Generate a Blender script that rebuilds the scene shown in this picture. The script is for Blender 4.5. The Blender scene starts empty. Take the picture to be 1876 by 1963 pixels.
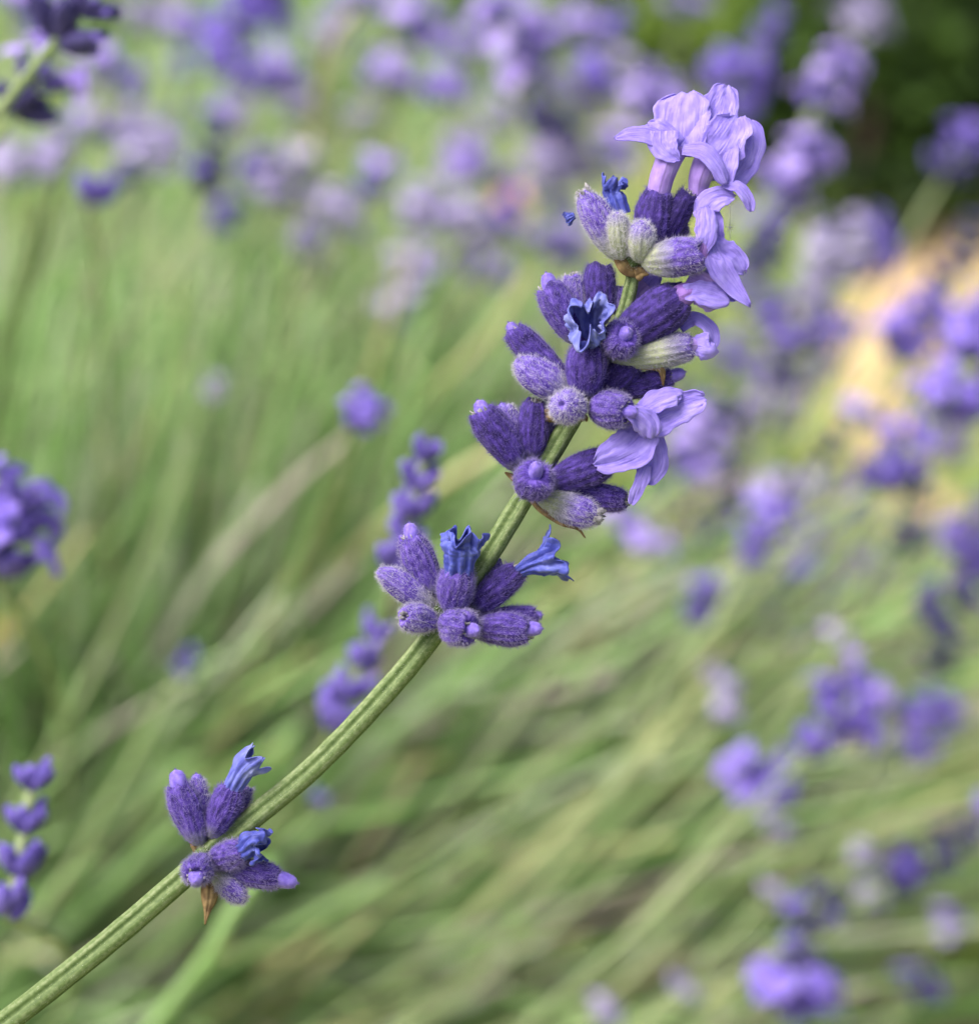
import bpy, math, random
import numpy as np
from mathutils import Vector, Matrix

# ------------------------------------------------------------------ camera, sky, sun, exposure
SC = bpy.context.scene
COL = SC.collection
PITCH = math.radians(25.0)
CAM = np.array([0.0, 0.0, 0.55])
FWD = np.array([0.0, math.cos(PITCH), -math.sin(PITCH)])
RIGHT = np.array([1.0, 0.0, 0.0])
UP = np.array([0.0, math.sin(PITCH), math.cos(PITCH)])
D0 = 0.22            # distance to the flower in focus (m)
S = 4.4e-5           # metres per drawing unit in the plane of the flower
CX, CY = 938.0, 981.5

cam_d = bpy.data.cameras.new('camera')
cam = bpy.data.objects.new('camera', cam_d)
COL.objects.link(cam)
cam.location = CAM
cam.rotation_euler = (math.pi / 2 - PITCH, 0, 0)
cam_d.sensor_fit = 'HORIZONTAL'
cam_d.sensor_width = 36.0
cam_d.lens = 36.0 * D0 / (1876 * S)
cam_d.clip_start = 0.01
cam_d.clip_end = 400.0
cam_d.dof.use_dof = True
cam_d.dof.focus_distance = D0 - 0.0015
cam_d.dof.aperture_fstop = cam_d.lens / 4.3     # an opening 4.3 mm across
SC.camera = cam

SUN_EL, SUN_AZ = math.radians(58), math.radians(-113)
world = bpy.data.worlds.new('World')
SC.world = world
world.use_nodes = True
wn = world.node_tree
bg = wn.nodes['Background']
sky = wn.nodes.new('ShaderNodeTexSky')
sky.sky_type = 'NISHITA'
sky.sun_disc = False
sky.sun_elevation = SUN_EL
sky.sun_rotation = SUN_AZ
sky.air_density = 0.6
sky.dust_density = 7.0
sky.ozone_density = 0.6
wn.links.new(sky.outputs[0], bg.inputs[0])
bg.inputs[1].default_value = 0.13

sun_d = bpy.data.lights.new('sun', 'SUN')
sun_d.energy = 1.5
sun_d.angle = math.radians(35)
sun_d.color = (1.0, 0.97, 0.92)
sun = bpy.data.objects.new('sun', sun_d)
COL.objects.link(sun)
sun_dir = Vector((math.sin(SUN_AZ) * math.cos(SUN_EL), math.cos(SUN_AZ) * math.cos(SUN_EL), math.sin(SUN_EL)))
sun.rotation_euler = sun_dir.to_track_quat('Z', 'Y').to_euler()

SC.view_settings.view_transform = 'Standard'
SC.view_settings.look = 'None'
SC.view_settings.exposure = 1.28
SC.view_settings.gamma = 1.0
SC.view_settings.use_curve_mapping = False
SC.render.engine = 'CYCLES'
SC.cycles.use_denoising = True
SC.cycles.max_bounces = 6
SC.cycles.transmission_bounces = 6
SC.cycles.sample_clamp_indirect = 8.0

rng = np.random.default_rng(7)
random.seed(7)

# ------------------------------------------------------------------ helpers
def W(A):
    """drawing units (x right, y down, z towards the camera) in the flower's plane -> world metres"""
    A = np.asarray(A, float).reshape(-1, 3)
    dep = D0 - A[:, 2] * S
    k = S * dep / D0
    return CAM + dep[:, None] * FWD + ((A[:, 0] - CX) * k)[:, None] * RIGHT - ((A[:, 1] - CY) * k)[:, None] * UP

def at(x, y, d):
    return W([(x, y, (D0 - d) / S)])[0]

ORG = {}
def mk(name, V, F, mats, parent=None, mi=None, uv=None, smooth=True, origin=None, thick=0.0):
    """one mesh object from world-space vertices"""
    V = np.asarray(V, float)
    o0 = V.mean(0) if origin is None else np.asarray(origin, float)
    me = bpy.data.meshes.new(name)
    me.from_pydata((V - o0).tolist(), [], [tuple(int(i) for i in f) for f in F])
    for m in mats:
        me.materials.append(m)
    if mi is not None:
        me.polygons.foreach_set('material_index', np.asarray(mi, np.int32))
    if uv is not None:
        l = me.uv_layers.new(name='UVMap')
        vi = np.empty(len(me.loops), np.int32)
        me.loops.foreach_get('vertex_index', vi)
        l.data.foreach_set('uv', np.asarray(uv, np.float32)[vi].ravel())
    if smooth:
        me.polygons.foreach_set('use_smooth', np.ones(len(me.polygons), bool))
    me.update()
    ob = bpy.data.objects.new(name, me)
    COL.objects.link(ob)
    ORG[ob.name] = o0
    if parent is not None:
        ob.parent = parent
        ob.location = o0 - ORG[parent.name]
    else:
        ob.location = o0
    if thick:
        md = ob.modifiers.new('thickness', 'SOLIDIFY')
        md.thickness = thick
        md.offset = 0
    return ob

def empty(name, loc, label=None, cat=None, group=None):
    o = bpy.data.objects.new(name, None)
    o.empty_display_size = 0.01
    COL.objects.link(o)
    o.location = loc
    ORG[o.name] = np.asarray(loc, float)
    tag(o, label, cat, group)
    return o

def tag(o, label=None, cat=None, group=None, kind=None):
    if label: o['label'] = label
    if cat: o['category'] = cat
    if group: o['group'] = group
    if kind: o['kind'] = kind
    return o

def unit(v):
    v = np.asarray(v, float)
    return v / max(np.linalg.norm(v), 1e-12)

def spline(pts, n):
    """Catmull-Rom through the rows of pts (any number of columns)"""
    P = np.asarray(pts, float)
    if len(P) == 2:
        t = np.linspace(0, 1, n)[:, None]
        return P[0] * (1 - t) + P[1] * t
    Q = np.vstack([2 * P[0] - P[1], P, 2 * P[-1] - P[-2]])
    out = []
    for u in np.linspace(0, len(P) - 1 - 1e-9, n):
        i = int(u); t = u - i
        a, b, c, d = Q[i], Q[i + 1], Q[i + 2], Q[i + 3]
        out.append(0.5 * (2 * b + (c - a) * t + (2 * a - 5 * b + 4 * c - d) * t * t + (3 * b - a - 3 * c + d) * t ** 3))
    return np.array(out)

def frames(path):
    n = len(path)
    T = np.gradient(path, axis=0)
    T /= np.linalg.norm(T, axis=1)[:, None] + 1e-12
    ref = np.array([0, 0, 1.0]) if abs(T[0][2]) < 0.85 else np.array([0, 1.0, 0])
    N = np.zeros_like(T); B = np.zeros_like(T)
    v = ref
    for i in range(n):
        v = unit(v - T[i] * np.dot(v, T[i]))
        N[i] = v; B[i] = np.cross(T[i], v)
    return T, N, B

def grid_faces(nr, nc, wrap=True, off=0):
    F = []
    m = nc if wrap else nc - 1
    for i in range(nr - 1):
        for j in range(m):
            k = (j + 1) % nc
            F.append((off + i * nc + j, off + i * nc + k, off + (i + 1) * nc + k, off + (i + 1) * nc + j))
    return F

class wob:
    """smooth random field: a few sine waves"""
    def __init__(s, n=6, f=1.0, seed=None):
        r = np.random.default_rng(seed if seed is not None else rng.integers(1 << 30))
        s.k = r.normal(size=(n, 3)) * f; s.p = r.uniform(0, 6.28, n); s.a = r.uniform(.5, 1, n); s.a /= s.a.sum()
    def __call__(s, X):
        return (np.sin(X @ s.k.T + s.p) * s.a).sum(-1) * 1.6

# ------------------------------------------------------------------ materials
def new_mat(name):
    m = bpy.data.materials.new(name)
    m.use_nodes = True
    nt = m.node_tree
    return m, nt, nt.nodes['Principled BSDF'], nt.nodes['Material Output']

def ramp(nt, stops):
    r = nt.nodes.new('ShaderNodeValToRGB')
    e = r.color_ramp.elements
    while len(e) < len(stops): e.new(0.5)
    for el, (p, c) in zip(e, stops):
        el.position = p; el.color = (*c, 1)
    return r

def plain(name, c1, c2, scale=400, rough=0.65, transl=0.0, bump=0.0, spec=0.3, detail=3, sheen=0.0):
    """two-tone noise colour on Principled, optionally with light coming through"""
    m, nt, b, out = new_mat(name)
    tc = nt.nodes.new('ShaderNodeTexCoord')
    no = nt.nodes.new('ShaderNodeTexNoise'); no.inputs['Scale'].default_value = scale; no.inputs['Detail'].default_value = detail
    nt.links.new(tc.outputs['Object'], no.inputs['Vector'])
    r = ramp(nt, [(0.36, c1), (0.64, c2)])
    nt.links.new(no.outputs['Fac'], r.inputs[0])
    nt.links.new(r.outputs[0], b.inputs['Base Color'])
    b.inputs['Roughness'].default_value = rough
    b.inputs['Specular IOR Level'].default_value = spec
    if sheen:
        b.inputs['Sheen Weight'].default_value = sheen
        b.inputs['Sheen Roughness'].default_value = 0.4
    if bump:
        bp = nt.nodes.new('ShaderNodeBump'); bp.inputs['Strength'].default_value = bump; bp.inputs['Distance'].default_value = 0.0002
        nt.links.new(no.outputs['Fac'], bp.inputs['Height']); nt.links.new(bp.outputs[0], b.inputs['Normal'])
    if transl:
        t = nt.nodes.new('ShaderNodeBsdfTranslucent'); mx = nt.nodes.new('ShaderNodeMixShader')
        nt.links.new(r.outputs[0], t.inputs[0]); mx.inputs[0].default_value = transl
        nt.links.new(b.outputs[0], mx.inputs[1]); nt.links.new(t.outputs[0], mx.inputs[2])
        nt.links.new(mx.outputs[0], out.inputs['Surface'])
    return m

def calyx_mat():
    """violet ribbed tube: grey-green towards its foot; the object's own 'tone' makes it paler, 'green' greener"""
    m, nt, b, out = new_mat('calyx_violet')
    L = nt.links.new
    uv = nt.nodes.new('ShaderNodeUVMap'); uv.uv_map = 'UVMap'
    sp = nt.nodes.new('ShaderNodeSeparateXYZ'); L(uv.outputs[0], sp.inputs[0])
    tc = nt.nodes.new('ShaderNodeTexCoord')
    no = nt.nodes.new('ShaderNodeTexNoise'); no.inputs['Scale'].default_value = 1500; no.inputs['Detail'].default_value = 4
    L(tc.outputs['Object'], no.inputs['Vector'])
    # streaks along the tube
    mp = nt.nodes.new('ShaderNodeMapping'); mp.inputs['Scale'].default_value = (34, 3.0, 1)
    L(uv.outputs[0], mp.inputs[0])
    st = nt.nodes.new('ShaderNodeTexNoise'); st.inputs['Scale'].default_value = 1.0; st.inputs['Detail'].default_value = 4
    L(mp.outputs[0], st.inputs['Vector'])
    vio = ramp(nt, [(0.36, (0.013, 0.006, 0.066)), (0.50, (0.046, 0.024, 0.190)), (0.64, (0.115, 0.070, 0.355)), (0.80, (0.25, 0.21, 0.44))])
    mixf = nt.nodes.new('ShaderNodeMath'); mixf.operation = 'ADD'
    h1 = nt.nodes.new('ShaderNodeMath'); h1.operation = 'MULTIPLY'; h1.inputs[1].default_value = 0.5
    h2 = nt.nodes.new('ShaderNodeMath'); h2.operation = 'MULTIPLY'; h2.inputs[1].default_value = 0.5
    L(no.outputs['Fac'], h1.inputs[0]); L(st.outputs['Fac'], h2.inputs[0]); L(h1.outputs[0], mixf.inputs[0]); L(h2.outputs[0], mixf.inputs[1])
    at_t = nt.nodes.new('ShaderNodeAttribute'); at_t.attribute_type = 'OBJECT'; at_t.attribute_name = 'tone'
    at_g = nt.nodes.new('ShaderNodeAttribute'); at_g.attribute_type = 'OBJECT'; at_g.attribute_name = 'green'
    sh = nt.nodes.new('ShaderNodeMath'); sh.operation = 'ADD'
    L(mixf.outputs[0], sh.inputs[0]); L(at_t.outputs['Fac'], sh.inputs[1])
    L(sh.outputs[0], vio.inputs[0])
    # green foot
    gr = nt.nodes.new('ShaderNodeMath'); gr.operation = 'SUBTRACT'
    L(at_g.outputs['Fac'], gr.inputs[0]); L(sp.outputs['Y'], gr.inputs[1])
    g2 = nt.nodes.new('ShaderNodeMath'); g2.operation = 'MULTIPLY_ADD'; g2.inputs[1].default_value = 2.6; g2.inputs[2].default_value = 0.35
    L(gr.outputs[0], g2.inputs[0])
    g3 = nt.nodes.new('ShaderNodeMath'); g3.operation = 'MULTIPLY_ADD'; g3.inputs[1].default_value = 0.8; L(no.outputs['Fac'], g3.inputs[0])
    g4 = nt.nodes.new('ShaderNodeMath'); g4.operation = 'SUBTRACT'; g4.inputs[1].default_value = 0.4; g4.use_clamp = True
    L(g2.outputs[0], g3.inputs[2]); L(g3.outputs[0], g4.inputs[0])
    mx = nt.nodes.new('ShaderNodeMixRGB'); mx.inputs[2].default_value = (0.25, 0.275, 0.19, 1)
    L(g4.outputs[0], mx.inputs[0]); L(vio.outputs[0], mx.inputs[1])
    L(mx.outputs[0], b.inputs['Base Color'])
    b.inputs['Roughness'].default_value = 0.75
    b.inputs['Specular IOR Level'].default_value = 0.2
    b.inputs['Sheen Weight'].default_value = 0.12
    b.inputs['Sheen Roughness'].default_value = 0.5
    b.inputs['Sheen Tint'].default_value = (0.8, 0.75, 1, 1)
    bp = nt.nodes.new('ShaderNodeBump'); bp.inputs['Strength'].default_value = 0.6; bp.inputs['Distance'].default_value = 0.00015
    L(mixf.outputs[0], bp.inputs['Height']); L(bp.outputs[0], b.inputs['Normal'])
    return m

def petal_mat(name, cols, transl=0.35):
    m, nt, b, out = new_mat(name)
    L = nt.links.new
    uv = nt.nodes.new('ShaderNodeUVMap'); uv.uv_map = 'UVMap'
    tc = nt.nodes.new('ShaderNodeTexCoord')
    mp = nt.nodes.new('ShaderNodeMapping'); mp.inputs['Scale'].default_value = (14, 2.2, 1); L(uv.outputs[0], mp.inputs[0])
    ve = nt.nodes.new('ShaderNodeTexNoise'); ve.inputs['Scale'].default_value = 1; ve.inputs['Detail'].default_value = 3; ve.inputs['Distortion'].default_value = 0.6
    L(mp.outputs[0], ve.inputs['Vector'])
    no = nt.nodes.new('ShaderNodeTexNoise'); no.inputs['Scale'].default_value = 900; no.inputs['Detail'].default_value = 4
    L(tc.outputs['Object'], no.inputs['Vector'])
    ad = nt.nodes.new('ShaderNodeMath'); ad.operation = 'MULTIPLY_ADD'; ad.inputs[1].default_value = 0.5
    hv = nt.nodes.new('ShaderNodeMath'); hv.operation = 'MULTIPLY'; hv.inputs[1].default_value = 0.5
    L(no.outputs['Fac'], hv.inputs[0]); L(ve.outputs['Fac'], ad.inputs[0]); L(hv.outputs[0], ad.inputs[2])
    r = ramp(nt, [(0.3, cols[0]), (0.5, cols[1]), (0.7, cols[2])])
    L(ad.outputs[0], r.inputs[0]); L(r.outputs[0], b.inputs['Base Color'])
    b.inputs['Roughness'].default_value = 0.55
    b.inputs['Specular IOR Level'].default_value = 0.35
    b.inputs['Sheen Weight'].default_value = 0.15
    bp = nt.nodes.new('ShaderNodeBump'); bp.inputs['Strength'].default_value = 0.9; bp.inputs['Distance'].default_value = 0.0003
    L(ad.outputs[0], bp.inputs['Height']); L(bp.outputs[0], b.inputs['Normal'])
    t = nt.nodes.new('ShaderNodeBsdfTranslucent'); mx = nt.nodes.new('ShaderNodeMixShader'); mx.inputs[0].default_value = transl
    L(r.outputs[0], t.inputs[0]); L(b.outputs[0], mx.inputs[1]); L(t.outputs[0], mx.inputs[2]); L(mx.outputs[0], out.inputs['Surface'])
    return m

M = {}
M['calyx'] = calyx_mat()
def hair_mat():
    m, nt, b, out = new_mat('calyx_hair')
    L = nt.links.new
    a = nt.nodes.new('ShaderNodeAttribute'); a.attribute_type = 'OBJECT'; a.attribute_name = 'tone'
    k = nt.nodes.new('ShaderNodeMapRange'); k.inputs[1].default_value = -0.12; k.inputs[2].default_value = 0.15
    L(a.outputs['Fac'], k.inputs[0])
    r = ramp(nt, [(0.0, (0.085, 0.06, 0.27)), (0.45, (0.25, 0.20, 0.50)), (1.0, (0.64, 0.63, 0.70))])
    L(k.outputs[0], r.inputs[0]); L(r.outputs[0], b.inputs['Base Color'])
    b.inputs['Roughness'].default_value = 0.7; b.inputs['Specular IOR Level'].default_value = 0.2
    t = nt.nodes.new('ShaderNodeBsdfTranslucent'); mx = nt.nodes.new('ShaderNodeMixShader'); mx.inputs[0].default_value = 0.5
    L(r.outputs[0], t.inputs[0]); L(b.outputs[0], mx.inputs[1]); L(t.outputs[0], mx.inputs[2]); L(mx.outputs[0], out.inputs['Surface'])
    return m
M['hair'] = hair_mat()
M['hair_pale'] = plain('node_hair', (0.55, 0.58, 0.50), (0.72, 0.74, 0.66), 900, 0.6, 0.4)
M['petal'] = petal_mat('petal_lilac', [(0.22, 0.155, 0.62), (0.325, 0.25, 0.77), (0.45, 0.375, 0.86)])
M['petal_deep'] = petal_mat('petal_violet', [(0.13, 0.065, 0.46), (0.24, 0.14, 0.62), (0.36, 0.24, 0.72)])
M['tube'] = petal_mat('tube_mauve', [(0.25, 0.15, 0.52), (0.35, 0.23, 0.64), (0.44, 0.33, 0.74)], 0.3)
M['pink'] = petal_mat('tube_magenta', [(0.19, 0.085, 0.42), (0.30, 0.155, 0.55), (0.39, 0.25, 0.65)], 0.3)
M['blue'] = petal_mat('wilted_blue', [(0.010, 0.014, 0.12), (0.040, 0.055, 0.33), (0.13, 0.16, 0.52)], 0.1)
M['bluepale'] = petal_mat('wilted_pale_blue', [(0.03, 0.035, 0.26), (0.11, 0.13, 0.46), (0.28, 0.31, 0.62)], 0.15)
M['bud'] = plain('bud_violet', (0.13, 0.085, 0.46), (0.24, 0.175, 0.63), 1500, 0.6, 0.1, 0.3, sheen=0.3)
M['tipgrey'] = plain('dry_tip_grey', (0.10, 0.10, 0.11), (0.32, 0.31, 0.33), 3000, 0.9, 0, 0.5)
M['bract'] = plain('bract_brown', (0.10, 0.06, 0.025), (0.27, 0.19, 0.085), 1400, 0.7, 0.15, 0.5)

def stem_mat():
    m, nt, b, out = new_mat('stem_green')
    L = nt.links.new
    uv = nt.nodes.new('ShaderNodeUVMap'); uv.uv_map = 'UVMap'
    mp = nt.nodes.new('ShaderNodeMapping'); mp.inputs['Scale'].default_value = (22, 0.7, 1); L(uv.outputs[0], mp.inputs[0])
    st = nt.nodes.new('ShaderNodeTexNoise'); st.inputs['Scale'].default_value = 1; st.inputs['Detail'].default_value = 4; L(mp.outputs[0], st.inputs['Vector'])
    tc = nt.nodes.new('ShaderNodeTexCoord')
    no = nt.nodes.new('ShaderNodeTexNoise'); no.inputs['Scale'].default_value = 2600; no.inputs['Detail'].default_value = 3; L(tc.outputs['Object'], no.inputs['Vector'])
    ad = nt.nodes.new('ShaderNodeMath'); ad.operation = 'ADD'; L(st.outputs['Fac'], ad.inputs[0]); L(no.outputs['Fac'], ad.inputs[1])
    hf = nt.nodes.new('ShaderNodeMath'); hf.operation = 'MULTIPLY'; hf.inputs[1].default_value = 0.5; L(ad.outputs[0], hf.inputs[0])
    r = ramp(nt, [(0.32, (0.045, 0.080, 0.018)), (0.50, (0.088, 0.135, 0.040)), (0.70, (0.185, 0.230, 0.110))])
    su = nt.nodes.new('ShaderNodeSeparateXYZ'); L(uv.outputs[0], su.inputs[0])
    m1 = nt.nodes.new('ShaderNodeMath'); m1.operation = 'MULTIPLY_ADD'; m1.inputs[1].default_value = 8 * math.pi; m1.inputs[2].default_value = 1.0
    L(su.outputs['X'], m1.inputs[0])
    m2 = nt.nodes.new('ShaderNodeMath'); m2.operation = 'COSINE'; L(m1.outputs[0], m2.inputs[0])
    m3 = nt.nodes.new('ShaderNodeMath'); m3.operation = 'MULTIPLY_ADD'; m3.inputs[1].default_value = -0.085; L(m2.outputs[0], m3.inputs[0]); L(hf.outputs[0], m3.inputs[2])
    L(m3.outputs[0], r.inputs[0]); L(r.outputs[0], b.inputs['Base Color'])
    b.inputs['Roughness'].default_value = 0.6; b.inputs['Specular IOR Level'].default_value = 0.3
    bp = nt.nodes.new('ShaderNodeBump'); bp.inputs['Strength'].default_value = 0.5; bp.inputs['Distance'].default_value = 0.0001
    L(hf.outputs[0], bp.inputs['Height']); L(bp.outputs[0], b.inputs['Normal'])
    return m
M['stem'] = stem_mat()

# background materials
M['bstem'] = plain('stalk_green', (0.17, 0.23, 0.10), (0.27, 0.33, 0.17), 40, 0.7)
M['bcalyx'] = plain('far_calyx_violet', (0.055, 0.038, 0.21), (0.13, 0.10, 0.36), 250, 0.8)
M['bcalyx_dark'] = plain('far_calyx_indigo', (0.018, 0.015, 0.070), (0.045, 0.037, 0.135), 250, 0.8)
M['bcalyx_grey'] = plain('far_calyx_grey', (0.21, 0.20, 0.32), (0.34, 0.32, 0.46), 250, 0.8)
M['bpetal'] = plain('far_petal_lilac', (0.38, 0.28, 0.76), (0.55, 0.44, 0.90), 200, 0.6, 0.35)
M['bpetal_violet'] = plain('far_petal_violet', (0.19, 0.13, 0.58), (0.31, 0.23, 0.74), 200, 0.6, 0.3)
M['bpetal_mauve'] = plain('far_petal_mauve', (0.34, 0.29, 0.54), (0.49, 0.44, 0.68), 200, 0.7, 0.3)
M['bpale'] = plain('far_petal_white', (0.55, 0.52, 0.56), (0.75, 0.72, 0.74), 200, 0.7, 0.3)
M['b_light'] = plain('stem_light_green', (0.28, 0.49, 0.16), (0.42, 0.64, 0.28), 30, 0.6, 0.2)
M['b_mid'] = plain('stem_mid_green', (0.17, 0.34, 0.09), (0.27, 0.46, 0.16), 30, 0.6, 0.2)
M['b_grey'] = plain('stem_grey_green', (0.36, 0.43, 0.30), (0.50, 0.56, 0.42), 30, 0.7, 0.2)
M['b_dark'] = plain('stem_dark_green', (0.07, 0.12, 0.03), (0.12, 0.19, 0.06), 30, 0.7, 0.1)
M['b_straw'] = plain('stem_straw', (0.52, 0.52, 0.24), (0.64, 0.62, 0.36), 30, 0.7, 0.2)
M['b_mauve'] = plain('stem_dry_mauve', (0.34, 0.29, 0.27), (0.46, 0.40, 0.38), 30, 0.8, 0.1)

# ------------------------------------------------------------------ the setting
def ground_mat():
    m, nt, b, out = new_mat('ground_soil_grass')
    L = nt.links.new
    g = nt.nodes.new('ShaderNodeNewGeometry')
    n1 = nt.nodes.new('ShaderNodeTexNoise'); n1.inputs['Scale'].default_value = 9; n1.inputs['Detail'].default_value = 5; L(g.outputs['Position'], n1.inputs['Vector'])
    n2 = nt.nodes.new('ShaderNodeTexNoise'); n2.inputs['Scale'].default_value = 60; n2.inputs['Detail'].default_value = 5; L(g.outputs['Position'], n2.inputs['Vector'])
    r1 = ramp(nt, [(0.38, (0.17, 0.24, 0.06)), (0.5, (0.30, 0.35, 0.12)), (0.62, (0.45, 0.42, 0.21))]); L(n1.outputs['Fac'], r1.inputs[0])
    r2 = ramp(nt, [(0.3, (0.45, 0.45, 0.45)), (0.7, (1, 1, 1))]); L(n2.outputs['Fac'], r2.inputs[0])
    mx = nt.nodes.new('ShaderNodeMixRGB'); mx.blend_type = 'MULTIPLY'; mx.inputs[0].default_value = 1
    L(r1.outputs[0], mx.inputs[1]); L(r2.outputs[0], mx.inputs[2]); L(mx.outputs[0], b.inputs['Base Color'])
    b.inputs['Roughness'].default_value = 0.95
    bp = nt.nodes.new('ShaderNodeBump'); bp.inputs['Strength'].default_value = 0.7; bp.inputs['Distance'].default_value = 0.02
    L(n2.outputs['Fac'], bp.inputs['Height']); L(bp.outputs[0], b.inputs['Normal'])
    return m
M['ground'] = ground_mat()
M['path'] = plain('path_sand', (0.44, 0.32, 0.17), (0.54, 0.41, 0.24), 60, 0.95, 0, 0.4, 0.1, 6)

n = 60
gx = np.sign(np.linspace(-1, 1, n)) * np.abs(np.linspace(-1, 1, n)) ** 3 * 120
GX, GY = np.meshgrid(gx, gx)
GZ = np.zeros_like(GX)
tag(mk('ground', np.stack([GX.ravel(), GY.ravel() + 1, GZ.ravel()], 1), grid_faces(n, n, False), [M['ground']], origin=(0, 0, 0)), kind='structure')

# sandy path winding behind the lavender on the right
pp = spline([(0.34, 0.8), (0.25, 1.05), (0.20, 1.24), (0.23, 1.41), (0.34, 1.60), (0.75, 2.0), (2.4, 3.0)], 60)
pw = np.interp(np.linspace(0, 1, 60), [0, 0.3, 0.5, 0.66, 1], [0.015, 0.022, 0.034, 0.042, 0.25])
td = np.gradient(pp, axis=0); td /= np.linalg.norm(td, axis=1)[:, None]
nr = np.stack([-td[:, 1], td[:, 0]], 1)
PV = []
for i in range(60):
    e = 1 + 0.12 * math.sin(i * 0.9) + 0.08 * math.sin(i * 2.3)
    for k in np.linspace(-1, 1, 7):
        q = pp[i] + nr[i] * pw[i] * k * e
        PV.append((q[0], q[1], 0.004))
tag(mk('path', PV, grid_faces(60, 7, False), [M['path']]), kind='structure')

# ------------------------------------------------------------------ thin shoots, leaves and grass
def strands(paths_w, sides=3, cap=None):
    """many thin tubes: list of (path Nx3 world, radius0, radius1, mat index) -> V, F, mi"""
    V = []; F = []; mi = []; off = 0
    ang = np.arange(sides) * 2 * math.pi / sides
    for path, r0, r1, k in paths_w:
        n = len(path)
        T, N, B = frames(path)
        r = np.linspace(r0, r1, n)
        ring = path[:, None, :] + (np.cos(ang)[None, :, None] * N[:, None, :] + np.sin(ang)[None, :, None] * B[:, None, :]) * r[:, None, None]
        V.append(ring.reshape(-1, 3))
        f = grid_faces(n, sides, True, off)
        F += f; mi += [k] * len(f); off += n * sides
    return np.vstack(V), F, mi

B1 = np.array([-0.24, 0.71, 0.0])      # foot of the lavender bush
def bez(a, c, b, n):
    t = np.linspace(0, 1, n)[:, None]
    return a * (1 - t) ** 2 + 2 * c * t * (1 - t) + b * t * t

def img(p):
    v = np.asarray(p) - CAM
    d = v @ FWD
    return CX + (v @ RIGHT) / S * D0 / d, CY - (v @ UP) / S * D0 / d, d

def shoot(base, tip, bow, n=9):
    mid = (base + tip) / 2 + np.array([0, 0, bow])
    return bez(base, mid, tip, n)

bush_mats = ['b_light', 'b_mid', 'b_grey', 'b_dark', 'b_straw', 'b_mauve']
paths = []
tries = 0
while len(paths) < 4200 and tries < 90000:
    tries += 1
    x = random.uniform(-500, 2300); y = random.uniform(-350, 2150)
    d = random.uniform(0.56, 1.15)
    if y < 480 and d < 0.88: continue
    if y < 250 and random.random() < .5: continue
    if x > 1150 and y < 620: continue
    if x > 1150 and y < 900 and random.random() < 0.93: continue
    if x > 1500 and random.random() < 0.6: continue
    tip = at(x, y, d)
    if tip[2] < 0.10 or tip[2] > 0.56: continue
    a = random.uniform(0, 6.283); rr = 0.16 * math.sqrt(random.random())
    base = B1 + np.array([math.cos(a) * rr, math.sin(a) * rr, 0])
    steep = 0.62 * min(max((1500 - y) / 1000, 0.08), 1) * min(max((1900 - x) / 1100, 0.25), 1) * random.uniform(.75, 1.1)
    base[:2] += (tip[:2] - base[:2]) * steep
    L = np.linalg.norm(tip - base)
    if L > 0.75: continue
    p = shoot(base, tip, random.uniform(-0.05, 0.04), 9)
    if (((p - CAM) @ FWD).min()) < 0.52: continue
    fx = min(max((x - 300) / 1300, 0), 1) * min(max((y - 500) / 700, 0), 1)
    w = [0.44 - 0.2 * fx, 0.24 - 0.08 * fx, 0.16, 0.08, 0.05 + 0.22 * fx, 0.04 + 0.18 * fx]
    k = random.choices(range(6), w)[0]
    paths.append((p, random.uniform(0.0007, 0.0012), random.uniform(0.0005, 0.0009), k))
V, F, mi = strands(paths)
tag(mk('lavender_stems', V, F, [M[k] for k in bush_mats], mi=mi, origin=B1),
    'dense mass of thin green lavender stems fanning out from the bush', 'stems', kind='stuff')

# narrow leaves of the bush
def leaves(npts, pos_fn, lw, mats, weights, name, label, cat, seed):
    r = random.Random(seed)
    V = []; F = []; mi = []
    for _ in range(npts):
        p, dr, ln, wd = pos_fn(r)
        dr = unit(dr)
        side = unit(np.cross(dr, (r.uniform(-1, 1), r.uniform(-1, 1), r.uniform(0.2, 1))))
        up = np.cross(side, dr)
        o = len(V)
        for t, w in ((0, .35), (.4, 1), (.75, .8), (1, .08)):
            c = p + dr * ln * t - np.array([0, 0, 1]) * ln * 0.25 * t * t
            V.append(c - side * wd * w); V.append(c + up * wd * w * 0.35); V.append(c + side * wd * w)
        k = r.choices(range(len(mats)), weights)[0]
        for i in range(3):
            for j in range(2):
                a = o + i * 3 + j
                F.append((a, a + 1, a + 4, a + 3)); mi.append(k)
    return tag(mk(name, V, F, [M[m] for m in mats], mi=mi), label, cat, kind='stuff')

def bush_leaf(r):
    a = r.uniform(0, 6.283); rr = 0.34 * math.sqrt(r.random())
    z = r.uniform(0.0, 0.20) * (1 - 0.5 * (rr / 0.34) ** 2)
    p = B1 + np.array([math.cos(a) * rr, math.sin(a) * rr, z])
    d = np.array([math.cos(a) * 0.8 + r.gauss(0, .5), math.sin(a) * 0.8 + r.gauss(0, .5), r.uniform(0.2, 1.2)])
    return p, d, r.uniform(0.02, 0.045), r.uniform(0.0012, 0.0022)
leaves(9000, bush_leaf, 0, ['b_mid', 'b_grey', 'b_dark', 'b_light'], [4, 4, .8, 4], 'lavender_foliage',
       'low mound of narrow grey-green lavender leaves at the foot of the bush', 'foliage', 3)

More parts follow.
